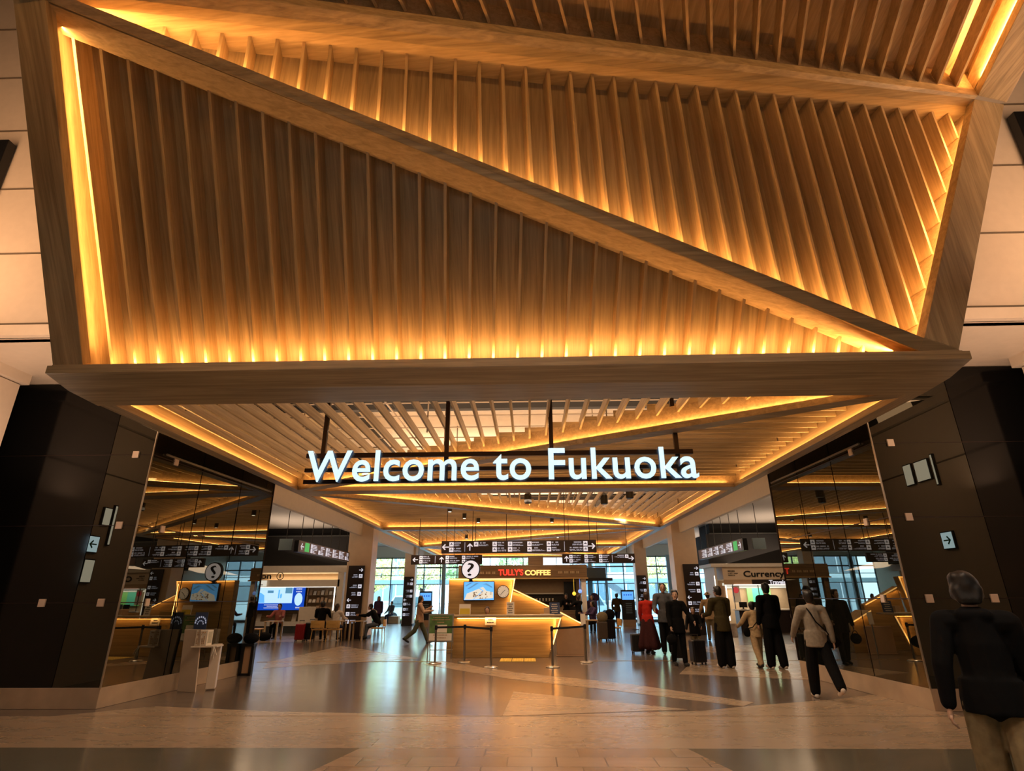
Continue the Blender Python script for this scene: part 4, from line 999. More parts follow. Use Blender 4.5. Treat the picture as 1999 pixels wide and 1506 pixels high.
for x0, x1, m in ((10.95, 11.2, 'lime_panel'), (11.2, 11.75, 'teal_panel'), (11.75, 12.1, 'lime_panel')): bx('green_panel', x0, x1, 30.45, 30.5, 1.25, 1.95, m, t)
for x in (9.75, 10.95, 12.5): bx('mullion', x, x+.03, 28.95, 28.98, 1.0, 2.1, 'black', t)
bx('side_fin', 8.95, 9.05, 28.85, 30.6, 0, 2.9, 'white_wall', t); bx('pink_board', 9.15, 9.4, 29.0, 29.04, .6, 2.05, 'beige_block', t); bx('light_edge', 9.42, 9.46, 28.95, 29.0, .5, 2.08, 'led_white', t); bx('light_edge', 8.9, 8.93, 28.83, 28.86, 2.0, 2.5, 'led_white', t)
bx('round_tag_board', 9.8, 10.15, 29.2, 29.24, 1.3, 2.05, 'paper', t); MB().ell((9.97, 29.19, 1.85), (.14, .01, .14), 16).build('red_disc', 'red_sign', t)
t = thing('service_counter', 'dark counter with a white lit top below the exchange header', 'desk', (10.8, 28.6, 0))
bx('counter_top', 9.6, 13.2, 28.3, 29.0, .95, 1.0, 'led_white' if False else 'paper', t, .006); bx('counter_front', 9.7, 13.1, 28.36, 28.95, 0, .95, 'sign_black', t)
text_on('lettering', '外貨両替', 10.3, 11.0, .62, .80, 28.35, 'paper', t, .01, .01); text_on('lettering', '両替', 12.0, 12.4, .62, .80, 28.35, 'paper', t, .01, .01)
for x in (10.0, 10.6, 11.3): 
    m_ = thing('monitor', 'small black monitor on the exchange counter', 'monitor', (x, 28.6, 1.0), 'monitors on the exchange counter'); bx('screen', x-.18, x+.18, 28.55, 28.58, 1.08, 1.32, 'black', m_, .004); bx('stand', x-.03, x+.03, 28.57, 28.62, 1.0, 1.1, 'black', m_); bx('foot', x-.1, x+.1, 28.5, 28.68, 1.0, 1.012, 'black', m_)
# ================================================================ glazing and the street outside
t = thing('glazed_front', 'tall glazed hall front with dark mullions at the far end', 'window', (0, 41, 0)); t['kind'] = 'structure'
t.name = 'window_1'; t.pop('label', None); t.pop('category', None)
gx0, gx1 = -14.2, 13.4
b = MB(); x = -14.2; cols = []
while x < 13.5: cols.append(x); x += 1.15
for x in cols: b.box(x-.03, x+.03, 41.0, 41.12, 0.1, 4.25)
for z, h in ((.1, .12), (2.45, .05), (3.55, .09), (4.2, .08), (3.05, .04), (1.2, .03)): b.box(gx0, gx1, 41.0, 41.12, z-h/2, z+h/2)
b.build('mullions', 'frame_dark', t)
b = MB()
for x in (-5.9, -3.5, 4.2, 9.6, -12.5): b.box(x-.13, x+.13, 40.85, 41.05, 0, 4.3)
b.build('wide_mullion', 'frame_blue', t)
for i in range(len(cols)-1):
    for z0, z1 in ((.15, 2.42), (2.48, 3.5), (3.6, 4.16)): bx('pane', cols[i]+.03, cols[i+1]-.03, 41.04, 41.06, z0, z1, 'pane', t)
bx('sill', gx0, gx1, 40.9, 41.05, 0, .16, 'frame_dark', t)
# automatic door set right of the kiosk
t = thing('automatic_doors', 'glass entrance doors with a dark header right of the coffee kiosk', 'door', (3.6, 40.5, 0))
bx('header', 2.6, 5.2, 40.2, 40.9, 2.75, 3.45, 'frame_dark', t, .02); bx('header_top', 2.4, 5.6, 40.1, 40.9, 2.6, 2.78, 'black', t)
for x in (2.7, 3.35, 4.0, 4.65, 5.2): bx('door_frame', x-.04, x+.04, 40.5, 40.56, 0, 2.62, 'frame_dark', t)
for x in (2.7, 3.35, 4.0, 4.6): bx('door_pane', x+.05, x+.6, 40.52, 40.535, .1, 2.6, 'pane', t)
for x in (2.6, 4.0): 
    MB().ell((x+.35, 40.45, 1.55), (.3, .02, .3), 18).build('door_disc', 'c_purple', t)
# outside
struct('ground', MB().box(-60, 60, 41.3, 130, -.25, -.1), 'asphalt')
prop(bpy.data.objects['ground'], 'pale asphalt forecourt outside the glazing', 'ground')
prop(MB().box(-30, -7.6, 43.5, 46, -.1, .15).build('lawn', 'grass'), 'strip of lawn outside the left glazing', 'lawn')
t = thing('shelter_roof', 'long white roofed walkway outside the glazing', 'canopy', (0, 50, 0))
bx('roof', -30, 30, 48, 51.5, 2.75, 2.95, 'car_white', t); bx('gutter', -30, 30, 47.9, 48, 2.62, 2.95, 'frame_blue', t)
for i in range(11): bx('post', -28+i*5.5-.08, -28+i*5.5+.08, 49.6, 49.8, -.1, 2.75, 'frame_blue', t)
def building(x0, x1, y, h, lab, floors):
    t = thing('building', lab, 'building', ((x0+x1)/2, y, 0)); bx('walls', x0, x1, y, y+10, -.1, h, 'facade', t)
    for f in range(floors):
        z = .8+f*(h-.8)/floors; bx('window_band', x0+.3, x1-.3, y-.06, y, z+.5, z+(h-.8)/floors-.5, 'facade_dark', t)
        b = MB(); x = x0+1.2
        while x < x1-1: b.box(x-.06, x+.06, y-.1, y-.04, z+.5, z+(h-.8)/floors-.5); x += 1.6
        b.build('window_bars', 'car_white', t)
building(4, 34, 62, 9, 'pale office block with dark window bands outside to the right', 3)
building(-34, -14, 75, 7, 'distant pale low building outside to the left', 2)
t = thing('outside_stairs', 'covered outdoor stairs rising outside right of the kiosk', 'stairs', (6, 56, 0))
b = MB(); b.prism([(4.5, 56, 4.6), (4.8, 56, 4.9), (10, 56, 1.4), (9.6, 56, 1.1)], (0, 1.5, 0)); b.build('stringer', 'frame_dark', t)
b = MB()
for i in range(16): b.box(4.7+i*.32, 5.0+i*.32, 56.1, 57.4, 4.75-i*.215, 4.79-i*.215)
b.build('steps', 'facade', t)
for x, z in ((4.9, 4.6), (7.2, 2.9), (9.5, 1.2)): bx('post', x-.08, x+.08, 56.6, 56.8, -.1, z, 'frame_dark', t)
def tree(x, y, h, r, m, lab, seed):
    rnd = random.Random(seed); t = thing('street_tree', lab, 'tree', (x, y, -.1))
    b = MB(); b.tube([(x, y, -.1), (x+.05, y, h*.35), (x, y, h*.6)], [.16, .12, .07], 8)
    for i in range(9):
        A = rnd.uniform(0, 2*PI); e = (x+math.cos(A)*r*.7, y+math.sin(A)*r*.7, h*rnd.uniform(.5, .85)); b.tube([(x, y, h*rnd.uniform(.25, .45)), (x+math.cos(A)*r*.3, y+math.sin(A)*r*.3, h*.5), e], [.07, .05, .02], 5)
    b.build('trunk', 'bark', t); b = MB()
    for i in range(2300):
        A = rnd.uniform(0, 2*PI); ph = math.acos(rnd.uniform(-1, 1)); rr = rnd.uniform(.45, 1)**.6
        c = Vector((x+r*rr*math.sin(ph)*math.cos(A), y+r*rr*math.sin(ph)*math.sin(A), h*.68+h*.34*rr*math.cos(ph)))
        u = Vector((rnd.uniform(-1, 1), rnd.uniform(-1, 1), rnd.uniform(-1, 1))).normalized()*.13; v = u.orthogonal().normalized()*.1
        b.poly([c-u, c+v, c+u, c-v])
    b.build('foliage', m, t)
tree(-9.6, 53.5, 6.5, 2.3, 'leaf_yellow', 'yellow green street tree outside between the left columns', 1); tree(-14.8, 56, 6.2, 2.2, 'leaf_yellow', 'yellow green street tree outside at the far left', 2)
tree(-6.4, 57, 6.4, 2.0, 'leaf_green', 'green street tree outside beside the second left column', 3); tree(-1.6, 57.5, 6.0, 1.7, 'leaf_green', 'green street tree outside behind the oak feature wall', 4)
tree(12.5, 55, 6.0, 2.0, 'leaf_yellow', 'yellow green street tree outside at the far right', 5)
def car(x, y, lab, van=False):
    t = thing('parked_car', lab, 'car', (x, y, -.1)); h = 1.75 if van else 1.4
    b = MB(); b.prism([(x-2.1, y, .2), (x+2.1, y, .2), (x+2.15, y, .75), (x+1.5, y, .88), (x+.9, y, h), (x-1.3, y, h), (x-1.9, y, .85), (x-2.15, y, .75)], (0, 1.7, 0)); b.build('body', 'car_white', t, .06)
    b = MB(); b.prism([(x-1.7, y-.01, .9), (x+1.3, y-.01, .9), (x+.85, y-.01, h-.1), (x-1.25, y-.01, h-.1)], (0, .02, 0)); b.build('side_windows', 'facade_dark', t)
    for xx in (x-1.3, x+1.35): MB().lathe((xx, y-.02, .22), [(0, 0), (.32, 0), (.32, .2), (0, .2)], 18, 'y').build('wheel', 'tyre', t)
car(-9.3, 47, 'white parked van outside behind the standing visitor', True); car(-3.6, 52.2, 'white parked car outside left of the oak feature wall'); car(5.2, 52.5, 'white parked car outside behind the entrance doors', True); car(10.5, 52.4, 'white parked car outside at the right')
# free-standing information terminals by the glazing
def kiosk(x, y, lab):
    t = thing('information_terminal', lab, 'terminal', (x, y, 0)); bx('case', x-.38, x+.38, y, y+.25, .35, 1.95, 'black', t, .01); bx('display', x-.33, x+.33, y-.01, y, 1.42, 1.86, 'screen_sky', t)
    bx('plinth', x-.36, x+.36, y-.05, y+.3, 0, .35, 'tan_panel', t); b = MB()
    for i in range(4): b.ell((x-.2+i*.13, y-.012, 1.68), (.04, .003, .04), 8)
    b.build('icons', 'screen_blue', t); b = MB()
    for i in range(6): b.box(x-.15, x+.2, y-.006, y, .7+i*.1, .73+i*.1)
    b.build('lettering', 'frame_blue', t)
kiosk(-6.15, 35.5, 'blue-screened terminal by the left glazing, behind the walking woman'); kiosk(5.7, 35, 'blue-screened terminal by the right glazing, beside the right column')

# ================================================================ lounge furniture
def chair(label, x, y, rz, group='light oak lounge chairs'):
    t = thing('lounge_chair', label, 'chair', (0, 0, 0), group)
    MB().box(-.24, .24, -.24, .24, .41, .46).build('seat', 'chair_oak', t, .02)
    b = MB(); n = 8
    for i in range(n):
        a0 = -1+2*i/n; a1 = -1+2*(i+1)/n; f = lambda a: (a*.27, -.24-.05*(1-a*a)); p, q = f(a0), f(a1)
        b.prism([(p[0], p[1], .5), (q[0], q[1], .5), (q[0], q[1], .76), (p[0], p[1], .76)], (0, -.02, 0))
    b.build('backrest', 'chair_oak', t)
    for sx in (-1, 1):
        for sy in (-1, 1): MB().tube([(sx*.2, sy*.2, .42), (sx*.24, sy*.23, 0)], [.018, .012], 8).build('leg', 'chair_oak', t)
        MB().tube([(sx*.22, -.22, .42), (sx*.24, -.25, .6)], .012, 8).build('back_post', 'chair_oak', t)
    t.location = (x, y, 0); t.rotation_euler = (0, 0, rz); return t
def table(label, x, y, w=.7):
    t = thing('lounge_table', label, 'table', (0, 0, 0)); MB().box(-w/2, w/2, -w/2, w/2, .68, .71).build('tabletop', 'oak_pale_x', t, .008)
    for sx in (-1, 1):
        for sy in (-1, 1): bx('leg', sx*(w/2-.05)-.03, sx*(w/2-.05)+.03, sy*(w/2-.05)-.03, sy*(w/2-.05)+.03, 0, .68, 'oak_pale_z', t)
    t.location = (x, y, 0); return t
chair('light oak chair with the man in black sitting on it, left lounge', -8.24, 23.75, 0); chair('light oak chair with the woman in white sitting on it, left lounge', -7.62, 23.7, 0)
chair('light oak chair at the far left table by the glass edge', -10.95, 24.2, R(-80)); chair('light oak chair behind the left column, beside the table', -6.15, 24.7, R(90)); chair('light oak chair behind the walking woman', -3.15, 26.2, R(-70)); chair('light oak chair beside the suitcases on the right', 3.3, 24.2, R(100))
table('square oak table in front of the seated couple', -7.9, 24.75); table('small square oak table at the far left by the seated visitor in plaid', -10.55, 24.9, .6); table('square oak table half hidden behind the left column', -6.95, 24.55, .6); table('square oak table at the right beside the seated visitor', 2.55, 24.6, .6)
solo('partition_screen', MB().box(-9.6, -8.9, 24.95, 25.0, .02, 1.24), 'white_wall', 'low beige partition screen left of the seated man', 'panel', bevel=.01)
solo('dark_planter_bench', MB().box(-9.9, -8.7, 40.1, 40.7, 0, .45), 'tan_panel', 'low tan bench box before the left glazing', 'bench', bevel=.02)
def suitcase(label, x, y, rz, w, h, d, m, group=None):
    t = thing('suitcase', label, 'suitcase', (0, 0, 0), group)
    b = MB().box(-w/2, w/2, -d/2, d/2, .06, .06+h); b.build('shell', m, t, .035)
    b = MB()
    for i in range(5): xx = -w/2+w*(i+.5)/5; b.box(xx-.008, xx+.008, -d/2-.006, -d/2+.002, .12, h)
    b.build('ribs', m, t)
    for sx in (-1, 1):
        for sy in (-1, 1): MB().lathe((sx*(w/2-.04), sy*(d/2-.04), .03), [(0, -.012), (.03, -.012), (.03, .012), (0, .012)], 10, 'x').build('wheel', 'rubber', t)
        MB().tube([(sx*.08, d/2-.04, .05+h), (sx*.08, d/2-.04, h+.16)], .007, 6).build('handle_tube', 'steel', t)
    MB().tube([(-.1, d/2-.04, h+.17), (.1, d/2-.04, h+.17)], .013, 8).build('handle_grip', 'black', t)
    t.location = (x, y, 0); t.rotation_euler = (0, 0, rz); return t
suitcase('small black suitcase standing left of the person in red', 3.16, 18.3, .1, .36, .48, .24, 'case_black'); suitcase('black suitcase standing between the two people in black', 4.11, 15.35, .2, .34, .5, .26, 'case_black')
suitcase('black suitcase just behind the person in black', 3.92, 16.4, -.1, .36, .58, .26, 'case_black')
suitcase('red suitcase beside the seated man in black', -9.0, 23.8, .1, .36, .58, .26, 'case_red'); suitcase('black suitcase between the red one and the oak chair', -8.66, 23.95, -.05, .36, .62, .26, 'case_black')
suitcase('brown grey suitcase at the right lounge table', 2.78, 23.6, .1, .38, .62, .26, 'case_brown'); suitcase('dark tall suitcase right of the brown grey one', 3.1, 23.75, .3, .34, .7, .28, 'case_black')
# bags lying on suitcases
def softbag(name, label, c, r, m, strap=None):
    t = thing(name, label, 'bag', c); b = MB().ell(c, r, 16)
    o = b.build('bag_body', m, t, smooth=True)
    if strap: MB().tube(strap, .009, 6).build('strap', m, t)
    return t
softbag('travel_bag', 'olive brown soft bag lying on the brown grey suitcase', (2.8, 23.6, .84), (.22, .14, .2), 'c_khaki'); softbag('travel_bag', 'black soft bag lying on the dark tall suitcase', (3.12, 23.7, .93), (.2, .15, .2), 'c_black'); softbag('travel_bag', 'black soft bag under the far left oak chair', (-10.6, 24.2, .16), (.3, .2, .16), 'c_black')

# white hand-out stand at the left glass
t = thing('handout_stand', 'white slanted hand-out stand with tissue box in front of the left dark glass', 'stand', (-6.2, 11.2, 0))
b = MB(); b.prism([(-6.37, 11.25, 0), (-5.97, 11.12, 0), (-6.05, 11.12, 1.03), (-6.44, 11.25, 1.03)], (0, .035, 0)); b.build('front_board', 'white_panel', t, .006)
b = MB(); b.prism([(-6.38, 11.30, 0), (-5.99, 11.17, 0), (-6.07, 11.17, 1.03), (-6.45, 11.30, 1.03)], (0, .02, 0)); b.build('dark_back', 'black_matte', t)
b = MB(); b.prism([(-5.92, 11.35, .02), (-5.78, 11.42, .02), (-5.79, 11.42, .76), (-5.93, 11.35, .76)], (-.1, .25, 0)); b.build('rear_cabinet', 'white_panel', t, .006)
b = MB(); b.prism([(-6.16, 11.05, .73), (-5.72, 11.15, .73), (-5.78, 11.5, .73), (-6.2, 11.42, .73)], (0, 0, .025)); b.build('shelf', 'white_panel', t, .004)
t = thing('tissue_box', 'cream printed box on the shelf of the white stand', 'box', (-6.03, 11.2, .755)); bx('box', -6.15, -5.93, 11.14, 11.34, .757, 1.02, 'paper', t, .006)
b = MB(); rnd = random.Random(4)
for i in range(6):
    for j in range(5): 
        if rnd.random() < .8: b.box(-6.12+j*.033, -6.1+j*.033, 11.132, 11.14, .79+i*.036, .812+i*.036)
b.build('lettering', 'tan_panel', t); bx('window', -5.93, -5.925, 11.17, 11.3, .8, .99, 'acrylic', t)
t = thing('acrylic_sign', 'clear acrylic display with purple and white leaflet on the white stand', 'notice', (-6.1, 11.35, .76)); bx('acrylic_sheet', -6.38, -5.84, 11.4, 11.41, .76, 1.34, 'acrylic', t); b = MB()
for i in range(9): A = PI*i/8; b.cbox((-6.24+.1*math.cos(A), 11.39, 1.14+.1*math.sin(A)), (.02, .004, .03))
for i in range(6): A = PI*i/5; b.cbox((-6.24+.055*math.cos(A), 11.39, 1.12+.055*math.sin(A)), (.016, .004, .02))
b.build('leaflet_marks', 'sign_grey', t); bx('leaflet', -6.36, -6.12, 11.394, 11.4, 1.0, 1.32, 'paper_navy', t)
b = MB(); 
for k, (dx, dz) in enumerate(((-.02, -.16), (.03, -.2), (.07, -.14))): b.tube([(-5.78, 11.14, .75), (-5.76+dx*.5, 11.12, .75+dz*.5), (-5.77+dx, 11.12, .75+dz)], .008, 6)
solo('ribbon', b, 'paper', 'white ribbon ends hanging from the shelf of the white stand', 'ribbon')
# dark framed stand at the glass end
t = thing('framed_stand', 'black framed stand with a poster at the far end of the left dark glass', 'stand', (-6.19, 13.45, 0))
for x in (-6.3, -6.08): bx('leg_frame', x-.03, x+.03, 13.4, 13.5, 0, .6, 'black', t)
bx('bottom_rail', -6.3, -6.08, 13.4, 13.5, 0, .05, 'black', t); bx('top_rail', -6.33, -6.05, 13.38, 13.52, .58, .64, 'black', t); bx('poster', -6.27, -6.11, 13.44, 13.46, .05, .58, 'beige_block', t)
softbag('shoulder_bag', 'black bag heaped on the framed stand at the glass end', (-6.16, 13.45, .74), (.17, .14, .11), 'c_black')
# lit poster at the left edge, seen beside the dark glass
t = thing('poster_easel', 'tilted green poster in a silver frame at the left edge of the view', 'sign', (-7.2, 7.4, 0))
b = MB(); b.prism([(-7.5, 7.25, .75), (-6.93, 7.3, .75), (-6.8, 7.5, 1.25), (-7.4, 7.45, 1.25)], (0, .03, 0)); b.build('frame', 'steel', t, .005)
b = MB(); b.prism([(-7.47, 7.25, .79), (-6.965, 7.295, .79), (-6.85, 7.475, 1.21), (-7.38, 7.43, 1.21)], (0, -.006, 0)); b.build('poster', 'poster_green', t)
for x in (-7.45, -7.0): MB().tube([(x, 7.3, .78), (x-.05, 7.2, 0)], .014, 6).build('leg', 'steel', t); MB().tube([(x, 7.45, 1.2), (x, 7.75, 0)], .014, 6).build('leg', 'steel', t)
# ================================================================ people
def capsule(mb, a, b, ra, rb, n=10, flat=1.0, fdir=None):
    """closed tapered capsule; flat squashes it along fdir"""
    a = Vector(a); b = Vector(b); d = b-a; L = d.length
    d = d/L if L > 1e-6 else Vector((0, 0, 1))
    u = (Vector(fdir) if fdir is not None else Vector((0, 1, 0))); 
    if abs(u.dot(d)) > .95: u = Vector((1, 0, 0))
    u = (u-d*u.dot(d)).normalized(); v = d.cross(u); base = len(mb.v); rings = []
    for i in range(4): ph = PI/2*(i+.35)/4.35; rings.append((-ra*math.cos(ph), ra*math.sin(ph)))
    rings.append((0, ra)); rings.append((L, rb))
    for i in range(3, -1, -1): ph = PI/2*(i+.35)/4.35; rings.append((L+rb*math.cos(ph), rb*math.sin(ph)))
    for h, r_ in rings:
        for k in range(n):
            t_ = 2*PI*k/n; mb.v.append(tuple(a+d*h+(u*math.cos(t_)*flat+v*math.sin(t_))*r_))
    for i in range(len(rings)-1):
        for k in range(n): k2 = (k+1) % n; mb.f.append((base+i*n+k, base+i*n+k2, base+(i+1)*n+k2, base+(i+1)*n+k)); mb.mi.append(0)
    mb.f.append(tuple(base+k for k in range(n-1, -1, -1))); mb.f.append(tuple(base+(len(rings)-1)*n+k for k in range(n))); mb.mi += [0, 0]
def fuse(mb, vox, smooth=3):
    me = bpy.data.meshes.new('tmp'); me.from_pydata(mb.v, [], mb.f); bm = bmesh.new(); bm.from_mesh(me); bmesh.ops.recalc_face_normals(bm, faces=bm.faces); bm.to_mesh(me); bm.free()
    o = bpy.data.objects.new('tmp', me); COL.objects.link(o); r = o.modifiers.new('r', 'REMESH'); r.mode = 'VOXEL'; r.voxel_size = vox
    s = o.modifiers.new('s', 'SMOOTH'); s.factor = .5; s.iterations = smooth
    bpy.context.view_layer.update(); dg = bpy.context.evaluated_depsgraph_get(); out = bpy.data.meshes.new_from_object(o.evaluated_get(dg))
    bpy.data.objects.remove(o); res = MB(); res.v = [tuple(v.co) for v in out.vertices]; res.f = [tuple(p.vertices) for p in out.polygons]; res.mi = [0]*len(res.f); bpy.data.meshes.remove(out); bpy.data.meshes.remove(me); return res
def put(name, mb, m, parent):
    me = bpy.data.meshes.new(name); me.from_pydata(mb.v, [], mb.f); me.materials.append(M[m]); 
    for p in me.polygons: p.use_smooth = True
    o = bpy.data.objects.new(name, me); COL.objects.link(o); o.parent = parent; return o
def rotx(v, a): c, s = math.cos(a), math.sin(a); return Vector((v[0], v[1]*c-v[2]*s, v[1]*s+v[2]*c))
def person(label, x, y, rz, H=1.7, top='c_black', bottom='c_black', hair='hair_black', hairlen=0, skin='skin', legs=((0, 0), (0, 0)), arms=((0, .12, .25), (0, .12, .25)),
           skirt=0, coat=.05, wide=1.0, sit=False, head_turn=0., lean=0., shoes='rubber', hat=None, vox=.02, spread=.0, female=False, hood=False, sleeve=True, foot_lift=(0, 0), sole=None):
    """legs: (thigh, knee) angles; arms: (forward swing, outward, elbow bend); forward is +Y"""
    s = H/1.72; t = thing('person', label, 'person', (0, 0, 0))
    hipz = .90*s; th, sh = .43*s, .42*s
    if sit: hipz = .52*s
    shw = (.185 if female else .205)*s; hpw = .095*s
    zz0 = None; L = []
    for i, sg in enumerate((-1, 1)):
        ta, ka = legs[i]; hip = Vector((sg*hpw, 0, hipz)); knee = hip+rotx((sg*spread*.5, 0, -th), ta); ank = knee+rotx((sg*spread*.3, 0, -sh), ta-ka)
        L.append((hip, knee, ank, ta-ka))
    low = min(l[2].z for l in L); dz = .075*s-low if not sit else .075*s-low
    for i in range(2): h, k, a, q = L[i]; L[i] = (h+Vector((0, 0, dz)), k+Vector((0, 0, dz)), a+Vector((0, 0, dz)), q)
    hipz += dz
    pel = Vector((0, 0, hipz+.04*s)); 
    def up(h, f=0.): return Vector((0, math.sin(lean)*h+f, pel.z+math.cos(lean)*h))
    waist = up(.14*s); chest = up(.33*s, .01*s); shl = up(.475*s); neck = up(.55*s); headc = up(.685*s, .02*s)
    A = []
    for i, sg in enumerate((-1, 1)):
        f, o, e = arms[i]; sh_ = Vector((sg*shw, 0, 0))+shl; 
        d1 = rotx((sg*math.sin(o), 0, -math.cos(o)), f); el = sh_+d1*.29*s
        d2 = rotx((sg*math.sin(o*.5)-sg*.05, 0, -math.cos(o*.5)), f+e); wr = el+d2*.25*s; A.append((sh_, el, wr, d2))
    # --- the body, one fused surface
    b = MB()
    capsule(b, pel+Vector((-.05*s, 0, 0)), pel+Vector((.05*s, 0, 0)), .115*s, .115*s); capsule(b, pel, waist, .12*s, .105*s, flat=.8, fdir=(0, 1, 0)); capsule(b, waist, chest, .11*s, .135*s, flat=.78, fdir=(0, 1, 0))
    capsule(b, A[0][0]*.82+shl*.18, A[1][0]*.82+shl*.18, .065*s, .065*s); capsule(b, chest, shl, .13*s, .09*s, flat=.8, fdir=(0, 1, 0)); capsule(b, shl, neck+Vector((0, 0, .04*s)), .055*s, .048*s)
    for h, k, a, q in L:
        capsule(b, h, k, .083*s, .055*s); capsule(b, k, a, .055*s, .036*s); capsule(b, k.lerp(a, .25)-rotx((0, .015*s, 0), q), k.lerp(a, .45), .045*s, .035*s)
        ft = rotx((0, .15*s, -.035*s), q*.6); capsule(b, a+Vector((0, -.03*s, -.035*s)), a+ft, .036*s, .03*s)
    for S_, E_, W_, d in A: capsule(b, S_, E_, .05*s, .037*s); capsule(b, E_, W_, .037*s, .025*s); capsule(b, W_, W_+d*.07*s, .03*s, .034*s, flat=.55, fdir=(1, 0, 0))
    # head
    ht = head_turn; hf = Vector((-math.sin(ht), math.cos(ht), 0)); hr = Vector((math.cos(ht), math.sin(ht), 0))
    b.ell(headc+Vector((0, 0, .02*s)), (.078*s, .092*s, .108*s), 16); capsule(b, headc+hf*.03*s-Vector((0, 0, .045*s)), headc+hf*.055*s-Vector((0, 0, .08*s)), .055*s, .035*s)
    capsule(b, headc+hf*.088*s+Vector((0, 0, .012*s)), headc+hf*.105*s-Vector((0, 0, .022*s)), .009*s, .014*s)
    for sg in (-1, 1): b.ell(headc+hr*sg*.079*s-hf*.005, (.012*s, .018*s, .03*s), 8)
    body = fuse(b, vox*.8 if H > 1.2 else vox*.75, 2)
    # fingers
    for i, (S_, E_, W_, d) in enumerate(A):
        sg = -1 if i == 0 else 1; palm = W_+d*.085*s; side = rotx((0, 1, 0), arms[i][0]+arms[i][2]); side = (side-d*side.dot(d)).normalized(); inn = Vector((-sg, 0, 0)); inn = (inn-d*inn.dot(d)).normalized()
        for j in range(4):
            off = side*(.027-.018*j)*s; ln = (.066, .074, .068, .052)[j]*s; p0 = palm+off; p1 = p0+(d*.9+inn*.25).normalized()*ln*.5; p2 = p1+(d*.6+inn*.75).normalized()*ln*.5
            body.tube([p0-d*.02*s, p0, p1, p2], [.0095*s, .009*s, .0085*s, .0065*s], 7)
        p0 = W_+d*.03*s+side*.028*s; body.tube([p0, p0+(side*.6+d*.7).normalized()*.032*s, p0+(side*.35+d*.9+inn*.3).normalized()*.06*s], [.011*s, .0095*s, .007*s], 7)
    put('body', body, skin, t)
    e = MB()
    for sg in (-1, 1): e.ell(headc+hr*sg*.031*s+hf*.084*s+Vector((0, 0, .022*s)), (.012*s, .009*s, .007*s), 8)
    put('eyes', e, 'eye_dark', t); e = MB(); e.ell(headc+hf*.09*s-Vector((0, 0, .05*s)), (.022*s, .01*s, .007*s), 8); put('mouth', e, 'lip', t)
    # hair
    hm = MB(); hc = headc+Vector((0, 0, .03*s))-hf*.016*s; hm.ell(hc, (.089*s, .1*s, .11*s), 18); hm.ell(headc-hf*.036*s-Vector((0, 0, .035*s)), (.076*s, .062*s, .075*s), 14)
    for sg in (-1, 1): capsule(hm, headc+hr*sg*.066*s-hf*.02*s+Vector((0, 0, .05*s)), headc+hr*sg*.07*s-hf*.03*s-Vector((0, 0, .015*s)), .028*s, .02*s)
    rnd = random.Random(int(x*100)+7)
    for i in range(9):
        A_ = rnd.uniform(0, 2*PI); q = hc+Vector((math.cos(A_)*.055, math.sin(A_)*.055, rnd.uniform(-.02, .07)))*s; hm.ell(q, .043*s, 8)
    if hairlen > 0:
        for dx in (-.05, 0, .05): capsule(hm, headc-hf*.06*s+hr*dx*s, headc-hf*.085*s+hr*dx*.9*s-Vector((0, 0, hairlen*s)), .05*s, .035*s)
        for sg in (-1, 1): capsule(hm, headc+hr*sg*.07*s-hf*.02*s, headc+hr*sg*.075*s-hf*.04*s-Vector((0, 0, hairlen*.7*s)), .03*s, .025*s)
    if hairlen < 0: hm.ell(headc-hf*.08*s+Vector((0, 0, .1*s)), .05*s, 10)
    hmf = fuse(hm, .014*s, 2)
    fr = headc+hf*.07*s   # trim the hair off the face
    keep = []; 
    hmf2 = MB(); hmf2.v = [tuple(Vector(v)-hf*max(0, (Vector(v)-headc).dot(hf)-.052*s)*.95 if (Vector(v)-headc).z < .068*s and (Vector(v)-headc).dot(hf) > .052*s else v) for v in hmf.v]; hmf2.f = hmf.f; hmf2.mi = hmf.mi
    put('hair', hmf2, hair, t)
    # upper garment
    g = MB(); k = .028*s; hem = coat
    capsule(g, A[0][0]*.9+shl*.1, A[1][0]*.9+shl*.1, .068*s+k*.6, .068*s+k*.6); capsule(g, chest, shl-Vector((0, 0, .02*s)), .145*s+k*.6, .105*s+k, flat=.86, fdir=(0, 1, 0)); capsule(g, waist, chest, .125*s+k, .145*s+k*.6, flat=.86, fdir=(0, 1, 0)); capsule(g, pel+Vector((0, 0, .02*s)), waist, .13*s+k, .125*s+k, flat=.9, fdir=(0, 1, 0)); capsule(g, pel+Vector((-.04*s, 0, .0)), pel+Vector((.04*s, 0, 0)), .125*s+k*.7, .125*s+k*.7)
    if hem > .08 and sit: capsule(g, pel+Vector((-.03, 0, 0)), pel+Vector((-.04, 0, -hem)), .14*s+k*.6, .15*s+k*.6); capsule(g, pel+Vector((.03, 0, 0)), pel+Vector((.04, 0, -hem)), .14*s+k*.6, .15*s+k*.6); capsule(g, pel+Vector((-.07*s, 0, -hem*.8)), pel+Vector((.07*s, 0, -hem*.8)), .14*s+k*.6, .14*s+k*.6)
    if not sit:
        zt_, zb_ = pel.z+.12*s, pel.z-.09*s-hem; nn_ = 16; base = len(g.v); rx_, ry_ = (.165*s+k, .125*s+k)
        for zz_, kk in ((zt_, .93), ((zt_+zb_)/2, 1.0), (zb_, 1.03)):
            for q_ in range(nn_): g.v.append((rx_*kk*math.cos(2*PI*q_/nn_), ry_*kk*math.sin(2*PI*q_/nn_), zz_))
        for r_ in range(2):
            for q_ in range(nn_): g.f.append((base+r_*nn_+q_, base+r_*nn_+(q_+1) % nn_, base+(r_+1)*nn_+(q_+1) % nn_, base+(r_+1)*nn_+q_)); g.mi.append(0)
